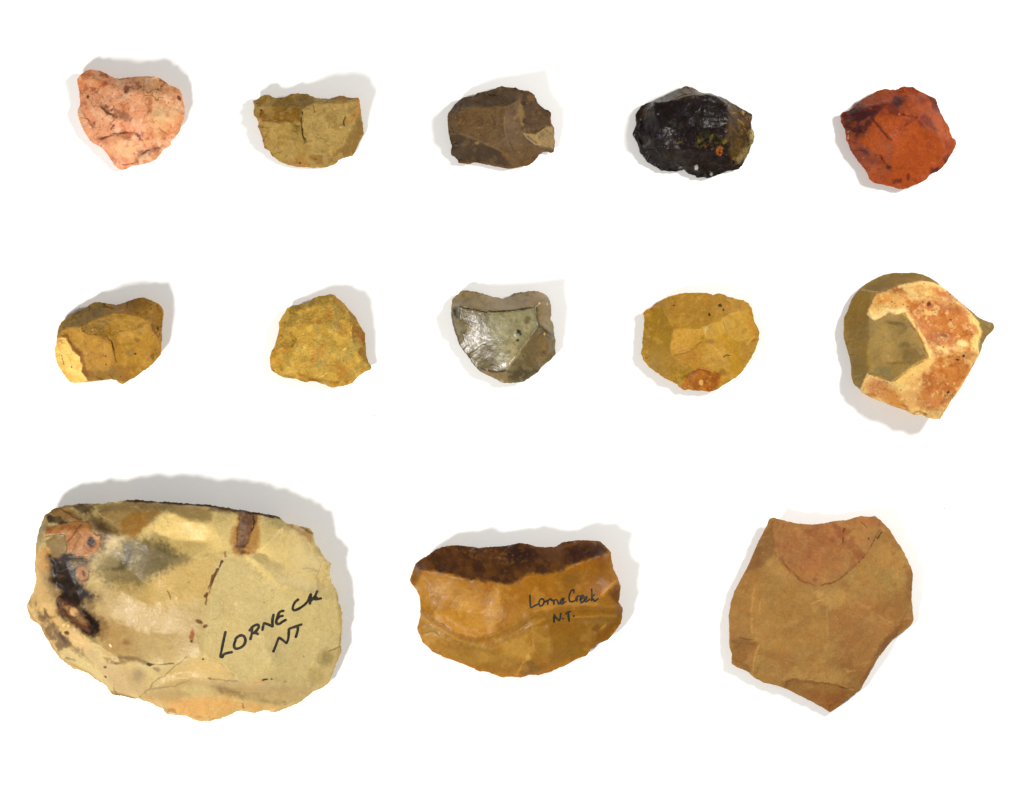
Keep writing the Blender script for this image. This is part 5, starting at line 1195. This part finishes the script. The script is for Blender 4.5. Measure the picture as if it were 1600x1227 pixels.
st.build("amber_flake", "amber brown stone flake with dark brown rind along its top and handwriting", BIG,
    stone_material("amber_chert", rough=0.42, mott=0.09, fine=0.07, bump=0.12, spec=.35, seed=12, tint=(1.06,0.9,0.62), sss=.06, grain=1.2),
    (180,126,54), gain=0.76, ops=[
    ('poly', [(140,360),(400,390),(700,430),(680,560),(560,640),(580,760),(400,740),(170,590)], (192,138,62), {'feather':10,'a':.85}),
    ('poly', [(330,520),(560,540),(640,560),(600,740),(540,770),(400,740),(250,630)], (208,152,74), {'feather':12,'a':.7}),
    ('poly', [(180,610),(330,690),(480,770),(560,770),(400,740),(260,640)], (222,164,84), {'feather':4,'a':.6}),  # lower lip of the hollow painted lighter, as if catching light
    ('poly', [(700,430),(900,350),(1350,250),(1430,400),(1330,500),(1080,480),(860,560),(700,600)], (170,112,44), {'feather':9,'a':.8}),
    ('poly', [(1070,350),(1250,330),(1200,440),(1080,470)], (136,98,44), {'feather':12,'a':.6}),
    ('poly', [(140,620),(270,690),(400,780),(540,800),(640,850),(840,920),(780,980),(480,960),(160,790)], (180,138,66), {'feather':8,'a':.85}),
    ('poly', [(170,780),(420,810),(640,870),(840,930),(790,1040),(560,1000),(240,880)], (176,132,62), {'feather':8,'a':.7}),
    ('poly', [(640,770),(790,690),(900,640),(890,800),(900,920),(760,900),(640,850)], (196,156,84), {'feather':9,'a':.75}),
    ('poly', [(900,640),(1050,590),(1300,590),(1470,620),(1400,790),(1230,910),(1000,960),(1010,840),(990,700)], (160,116,48), {'feather':8,'a':.85}),
    ('poly', [(890,700),(1000,700),(1015,850),(990,940),(910,900)], (180,142,72), {'feather':5,'a':.8}),
    ('poly', [(800,960),(870,920),(960,980),(930,1030),(820,1030)], (142,106,50), {'feather':5,'a':.8}),
    ('noise', (158,104,40), 26, .15, {'a':.4}), ('noise', (206,156,80), 18, .3, {'a':.35}),
    ('line', [(160,610),(270,680),(400,765),(540,795),(660,765),(780,695),(900,625),(1050,588),(1300,585),(1450,600)], (150,104,46), 4.5, {'a':.45,'feather':4}),  # valley shade painted as a soft dark line; ripple bands follow
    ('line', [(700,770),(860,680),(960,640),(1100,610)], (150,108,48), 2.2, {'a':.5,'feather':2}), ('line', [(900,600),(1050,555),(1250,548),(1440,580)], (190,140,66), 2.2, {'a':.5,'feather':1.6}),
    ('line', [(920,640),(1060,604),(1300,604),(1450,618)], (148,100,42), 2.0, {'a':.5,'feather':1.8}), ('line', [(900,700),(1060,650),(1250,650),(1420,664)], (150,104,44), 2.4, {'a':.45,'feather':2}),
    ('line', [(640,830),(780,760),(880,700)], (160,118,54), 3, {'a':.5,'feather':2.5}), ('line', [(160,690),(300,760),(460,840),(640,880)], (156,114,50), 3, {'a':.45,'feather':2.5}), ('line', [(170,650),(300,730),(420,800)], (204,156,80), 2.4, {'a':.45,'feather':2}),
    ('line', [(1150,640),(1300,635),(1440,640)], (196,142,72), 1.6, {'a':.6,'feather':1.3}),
    ('poly', [(410,545),(480,535),(490,580),(430,605)], (220,166,82), {'feather':2.6,'a':.8}), ('poly', [(660,480),(690,520),(680,640),(640,660),(610,600)], (222,168,86), {'feather':9,'a':.5}),
    ('poly', [(590,700),(620,660),(690,655),(640,690),(600,740)], (218,166,92), {'feather':3,'a':.7}), ('poly', [(840,930),(790,1030),(810,970)], (220,170,92), {'feather':3,'a':.8}), ('blob', (860,905,18,24), (226,182,106), {'a':.6}),
    ('poly', [(560,400),(640,410),(640,470),(590,480)], (156,92,34), {'feather':6,'a':.6}),
    ('poly', [(1330,490),(1430,410),(1420,450),(1350,510)], (224,160,74), {'feather':3,'a':.85}), ('poly', [(1380,480),(1460,420),(1465,560),(1440,560)], (128,78,34), {'feather':4,'a':.85,'dry':8,'dryb':.4}),
    ('poly', [(1430,560),(1485,590),(1470,690),(1380,800),(1280,850),(1360,720),(1440,640)], (142,92,36), {'feather':6,'a':.7}), ('blob', (1310,720,30,22), (126,80,34), {'a':.6,'dry':8}), ('blob', (1355,705,26,10,-40), (206,150,80), {'a':.7}),
    ('line', [(155,800),(240,880),(480,980),(690,1045),(870,1035),(1110,970),(1245,905)], (196,128,48), 2.6, {'a':.6,'feather':1.8}),
    ('poly', rind, (96,58,28), {'feather':4,'warp':4,'seed':1200}), ('poly', [(100,420),(110,340),(160,280),(280,220),(260,320),(180,340),(130,420)], (122,78,30), {'feather':5,'a':.85}),
    ('noise', (64,36,17), 16, .05, {'a':.6,'within':rind}), ('noise', (116,72,40), 9, .25, {'a':.6,'within':rind}), ('poly', [(960,190),(1080,180),(1130,220),(1100,300),(1000,280)], (120,78,44), {'feather':7,'a':.6}),
    ('poly', [(740,190),(880,190),(930,250),(820,270),(740,250)], (58,32,14), {'feather':6,'a':.8}), ('poly', [(1110,200),(1250,190),(1300,230),(1150,260)], (66,34,14), {'feather':6,'a':.8}), ('line', [(880,180),(980,195),(1080,190),(1200,150),(1330,155)], (126,80,42), 3, {'a':.7,'feather':1.8}),
    ('poly', [(1150,300),(1350,240),(1400,260),(1390,330),(1260,320)], (164,104,40), {'feather':6,'a':.7}),
    ('noise', (150,112,74), 4, .3, {'a':.55,'within':[(380,190),(560,190),(760,230),(900,260),(860,300),(600,280),(400,240)]}), ('noise', (128,84,50), 4, .38, {'a':.5,'within':rind}), ('line', [(1110,330),(1200,290)], (206,146,76), 1, {'a':.8,'broken':5}),
    ('specks', (120,76,30), 60, .8, {'a':.5}),
    ], ridge_tint=.12, parts=[("rind", rind, "dark brown granular rind", {'warp':4,'seed':1200})])
W = Z(815, 905, 12.308)
st.write([[(155,275),(158,380),(165,500)], [(165,500),(180,515),(250,475),(330,440)], [(400,345),(350,360),(325,420),(345,480),(395,465),(425,400),(405,350)],
    [(425,400),(460,395),(490,375),(495,450)], [(490,385),(545,345),(560,370)], [(560,370),(600,380),(615,450)], [(600,385),(650,360),(680,390),(700,450)], [(700,440),(760,420),(800,345),(770,345),(735,400),(760,445),(830,400)]],
    W, 2.7, "black handwriting reading Lorne", INK)
st.write([[(990,235),(985,180),(950,185),(910,260),(900,350),(925,400),(1000,390),(1050,340),(1045,395)], [(1030,340),(1070,295),(1095,295)],
    [(1110,370),(1160,330),(1170,290),(1130,300),(1115,360),(1140,425),(1190,380)], [(1185,390),(1230,350),(1240,310),(1205,320),(1195,370),(1225,405),(1290,360)],
    [(1330,165),(1335,260),(1325,385)], [(1330,330),(1385,270)], [(1340,340),(1390,395),(1455,350)]],
    W, 2.7, "black handwriting reading Creek", INK)
st.write([[(615,795),(612,720),(615,650)], [(615,650),(660,720),(710,770)], [(710,770),(735,700),(740,625)], [(780,725),(790,730)],
    [(840,635),(880,605),(925,595)], [(885,605),(890,700),(900,780)], [(985,680),(993,685)]], W, 3.1, "black handwriting reading N.T.", INK)

# ---- broad tan flake
F = Z(1100, 770, 3.408)
hinge = [(345,140),(410,140),(570,165),(700,145),(830,120),(915,122),(940,185),(865,310),(780,402),(685,472),(585,495),(500,458),(440,405),(378,325)]
low = [(400,1015),(480,978),(600,995),(700,1010),(810,1052),(760,1120),(675,1180),(540,1100),(430,1045)]
st = Stone(F, [(133,660,16),(145,580,16),(165,520,17),(195,460,18),(230,400,19),(260,330,20),(290,260,21),(330,180,22),(345,140,22),(370,132,22),(410,145,22),(450,155,22),(500,165,22),
    (570,170,22),(640,163,22),(700,150,22),(760,145,22),(830,125,21),(880,128,20),(910,125,19),(945,155,17),(990,200,15),(1020,250,14),(1060,310,13),(1090,370,12),(1113,430,11),
    (1110,490,10),(1105,560,10),(1110,620,9),(1117,680,9),(1110,700,9),(1070,735,10),(1010,775,11),(960,840,12),(920,890,12),(890,950,12),(860,1000,12),(835,1050,11),(790,1085,11),
    (750,1110,10),(720,1140,10),(675,1170,10),(640,1150,10),(590,1120,11),(540,1095,12),(480,1065,12),(430,1040,13),(380,1025,13),(320,1010,13),(270,985,14),(230,950,14),(180,930,14),
    (148,910,15),(150,860,15),(135,810,16),(135,740,16)], 14,
    ridges=[[(378,322,33),(440,402,36),(500,456,38),(582,492,39),(682,470,40),(780,400,38),(862,310,34),(938,186,22)],
            [(365,150,24),(378,322,33),(300,400,31),(265,500,31),(245,620,30),(250,740,30),(290,800,30),(258,960,17)],
            [(405,1012,18),(480,980,26),(600,996,28),(700,1010,26),(808,1052,15)],
            [(1060,330,16),(1070,470,22),(1080,600,18),(1020,720,18),(940,790,24),(880,920,22),(830,1030,14)],
            [(582,492,39),(640,640,41),(650,800,39),(610,990,28)],[(300,400,31),(220,400,22)],[(245,620,30),(150,650,18)],[(250,740,30),(150,810,18)]],
    steps=[([(935,190),(862,312),(780,402),(682,472),(584,494)], -3.2, 15, 1), ([(584,494),(500,458),(440,404),(385,330)], -1.6, 13, 1), ([(410,1012),(480,982),(600,998),(700,1012),(800,1050)], -3, 10, 1)],
    grooves=[([(930,195),(860,315),(770,405),(690,465),(620,485)], .9, 1.8), ([(742,190),(735,260)], 1.0, 1.0), ([(290,800),(265,870),(258,950)], .8, 1.4)],
    hstep=0.8, nang=660, nring=170, blur=1.5, chips=0.7, chip_size=28, rough=0.65, rsize=14, jitter=0.7, seed=13, chip_in=0.15, relief=1.55)
st.build("broad_tan_flake", "broad matt tan flake with a reddish curved scar along its notched top", BIG,
    stone_material("tan_chert", rough=0.75, mott=0.1, fine=0.08, specks=0.06, bump=0.22, spec=.25, seed=13, tint=(1.08,0.88,0.66), tint_amt=.4, grain=1.2),
    (178,132,62), gain=0.85, sat=0.94, ops=[
    ('noise', (192,148,76), 40, .1, {'a':.55}), ('noise', (164,112,50), 34, .12, {'a':.55}),
    ('poly', [(700,560),(900,540),(1050,640),(960,800),(840,960),(700,900),(680,700)], (176,116,54), {'feather':14,'a':.6,'warp':8}),
    ('poly', [(300,420),(500,480),(580,520),(640,640),(620,820),(340,860),(260,740),(260,560)], (174,128,56), {'feather':12,'a':.6,'warp':6}),
    ('poly', [(900,250),(1000,260),(1070,400),(1060,520),(880,500),(760,460)], (188,140,66), {'feather':9,'a':.8}),
    ('poly', hinge, (176,118,60), {'feather':8,'a':.7,'warp':1.5}), ('poly', [(390,190),(720,170),(720,330),(600,420),(440,390),(390,320)], (168,92,46), {'feather':18,'a':.45,'warp':10}),
    ('poly', [(740,190),(900,140),(930,190),(860,300),(760,380),(720,300)], (186,134,68), {'feather':8,'a':.85}), ('poly', [(830,120),(920,125),(950,170),(900,175),(820,160)], (178,104,50), {'feather':4,'a':.7}),
    ('poly', [(340,145),(370,160),(380,300),(290,400),(215,420),(260,320)], (152,104,50), {'feather':4,'a':.9}),
    ('poly', [(160,540),(210,430),(295,405),(260,500),(245,620),(140,640)], (176,128,58), {'feather':4,'a':.8}), ('poly', [(135,660),(245,630),(250,740),(150,800)], (172,122,56), {'feather':4,'a':.8}),
    ('poly', [(140,820),(280,790),(250,960),(150,910)], (156,106,44), {'feather':4,'a':.85}), ('poly', [(140,780),(230,760),(280,800),(160,830)], (120,78,30), {'feather':5,'a':.55}),
    ('poly', low, (164,112,46), {'feather':4,'a':.8,'warp':1.5}), ('poly', [(560,1060),(760,1060),(740,1120),(675,1170)], (162,92,36), {'feather':8,'a':.6}),
    ('poly', [(1070,380),(1115,430),(1105,600),(1080,600),(1075,480)], (164,112,46), {'feather':4,'a':.7}), ('poly', [(1040,680),(1115,680),(1000,780),(900,900),(840,1040),(830,980),(930,800)], (166,104,46), {'feather':5,'a':.7}),
    ('poly', [(560,520),(740,510),(740,590),(660,610),(600,570)], (196,150,74), {'feather':5,'a':.75,'warp':5}), ('poly', [(800,570),(890,600),(870,620),(810,590)], (200,146,78), {'feather':3,'a':.7}), ('poly', [(740,930),(800,940),(770,950)], (214,160,84), {'feather':2,'a':.85}),
    ('poly', [(840,660),(1000,690),(900,700)], (192,140,74), {'feather':5,'a':.6}), ('poly', [(550,940),(640,950),(600,980)], (196,142,66), {'feather':5,'a':.6}),
    ('poly', [(230,840),(280,830),(260,940),(220,900)], (190,138,64), {'feather':4,'a':.6}), ('poly', [(880,380),(1060,440),(1040,520),(920,480)], (166,130,62), {'feather':8,'a':.6,'dry':16}),
    ('line', [(378,322),(440,402),(500,456),(582,492)], (150,86,38), 2.4, {'a':.5,'feather':2}), ('line', [(928,195),(860,315),(775,402),(685,468),(610,488)], (126,82,36), 1.0, {'a':.5}),
    ('line', [(942,210),(915,242)], (52,30,16), 1.0, {'a':.95}), ('line', [(745,190),(740,210)], (60,34,18), 1.0, {}), ('line', [(735,235),(735,262)], (70,38,20), .9, {}), ('line', [(835,155),(860,185)], (110,60,30), .9, {}), ('blob', (865,240,5,7), (70,40,20), {}),
    ('line', [(378,160),(380,300)], (184,130,66), 2.2, {'a':.5,'feather':1.6}), ('line', [(265,500),(246,620),(250,740)], (202,150,70), 2, {'a':.5,'broken':20}), ('line', [(290,800),(268,870),(255,950)], (206,158,78), 1.4, {'a':.6,'broken':14}),
    ('line', [(480,980),(600,996),(700,1010),(800,1050)], (206,152,72), 1.2, {'a':.6}), ('line', [(640,610),(650,760)], (192,146,76), 2, {'a':.4,'broken':14}), ('line', [(185,770),(250,775)], (110,66,26), .9, {'a':.6}),
    ('noise', (150,72,36), 20, .32, {'a':.55,'within':hinge}), ('noise', (196,128,62), 9, .3, {'a':.4,'within':hinge}),
    ('noise', (204,158,84), 16, .36, {'a':.22}), ('noise', (150,98,42), 10, .36, {'a':.22}), ('veins', (202,154,82), 30, .03, {'a':.3}),
    ('line', [(560,580),(620,560)], (214,168,92), .9, {'a':.6}), ('line', [(300,560),(285,640)], (204,154,76), 1.0, {'a':.5,'broken':8}), ('line', [(690,690),(720,760),(760,800)], (198,148,76), 1.0, {'a':.5,'broken':9}),
    ('line', [(900,640),(990,690)], (206,150,80), 1.2, {'a':.5,'broken':8}), ('line', [(420,880),(520,900),(640,890)], (194,144,70), 1.2, {'a':.4,'broken':10}),
    ('specks', (120,78,34), 70, .9, {'a':.45}), ('specks', (212,166,90), 60, .9, {'a':.45}),
    ], ridge_tint=.14, parts=[("flake_scar", hinge, "reddish curved scar", {'warp':1.5}), ("flake_scar", low, "brown lower facet", {'warp':1.5})])

# ================================================================== loose dust and crumbs on the sheet
def dust():
    rng = random.Random(5)
    spots = [(585,650,1.6),(528,642,1.0),(1476,795,1.7),(938,742,1.2),(735,413,1.2),(1531,906,1.2),(1049,1130,1.1),(1290,53,1.0),(612,1014,1.2),(352,231,1.0),(1208,655,1.2),(48,1075,1.3),(1386,1168,1.0),(700,1118,1.1),
             (190,275,1.3),(212,283,1.1),(1440,690,1.2),(560,1100,1.0),(1005,870,1.1),(870,655,.9)]
    v, f = [], []
    for x, y, r in spots:
        b = len(v)
        ring = [(math.cos(a) * r * rng.uniform(.6, 1.3), math.sin(a) * r * rng.uniform(.5, 1.1)) for a in [k * math.pi / 3 for k in range(6)]]
        for dx, dy in ring: v.append(((x + dx - CX) * S, (CY - y - dy) * S, 0.05 * S))
        v.append(((x - CX) * S, (CY - y) * S, r * 0.9 * S))
        for k in range(6): f.append((b + k, b + (k + 1) % 6, b + 6))
    me = bpy.data.meshes.new("dust"); me.from_pydata(v, [], f)
    m = bpy.data.materials.new("dust_grey"); m.use_nodes = True
    nt = m.node_tree; n = nt.nodes.new("ShaderNodeTexNoise"); n.inputs["Scale"].default_value = 300
    r = nt.nodes.new("ShaderNodeValToRGB"); r.color_ramp.elements[0].color = (.38, .33, .26, 1); r.color_ramp.elements[1].color = (.62, .58, .52, 1)
    nt.links.new(n.outputs[0], r.inputs[0]); nt.links.new(r.outputs[0], nt.nodes["Principled BSDF"].inputs["Base Color"])
    me.materials.append(m)
    o = bpy.data.objects.new("dust", me); o["kind"] = "stuff"; o["label"] = "tiny grey dust specks scattered on the white sheet"; o["category"] = "dust"
    col.objects.link(o)
dust()
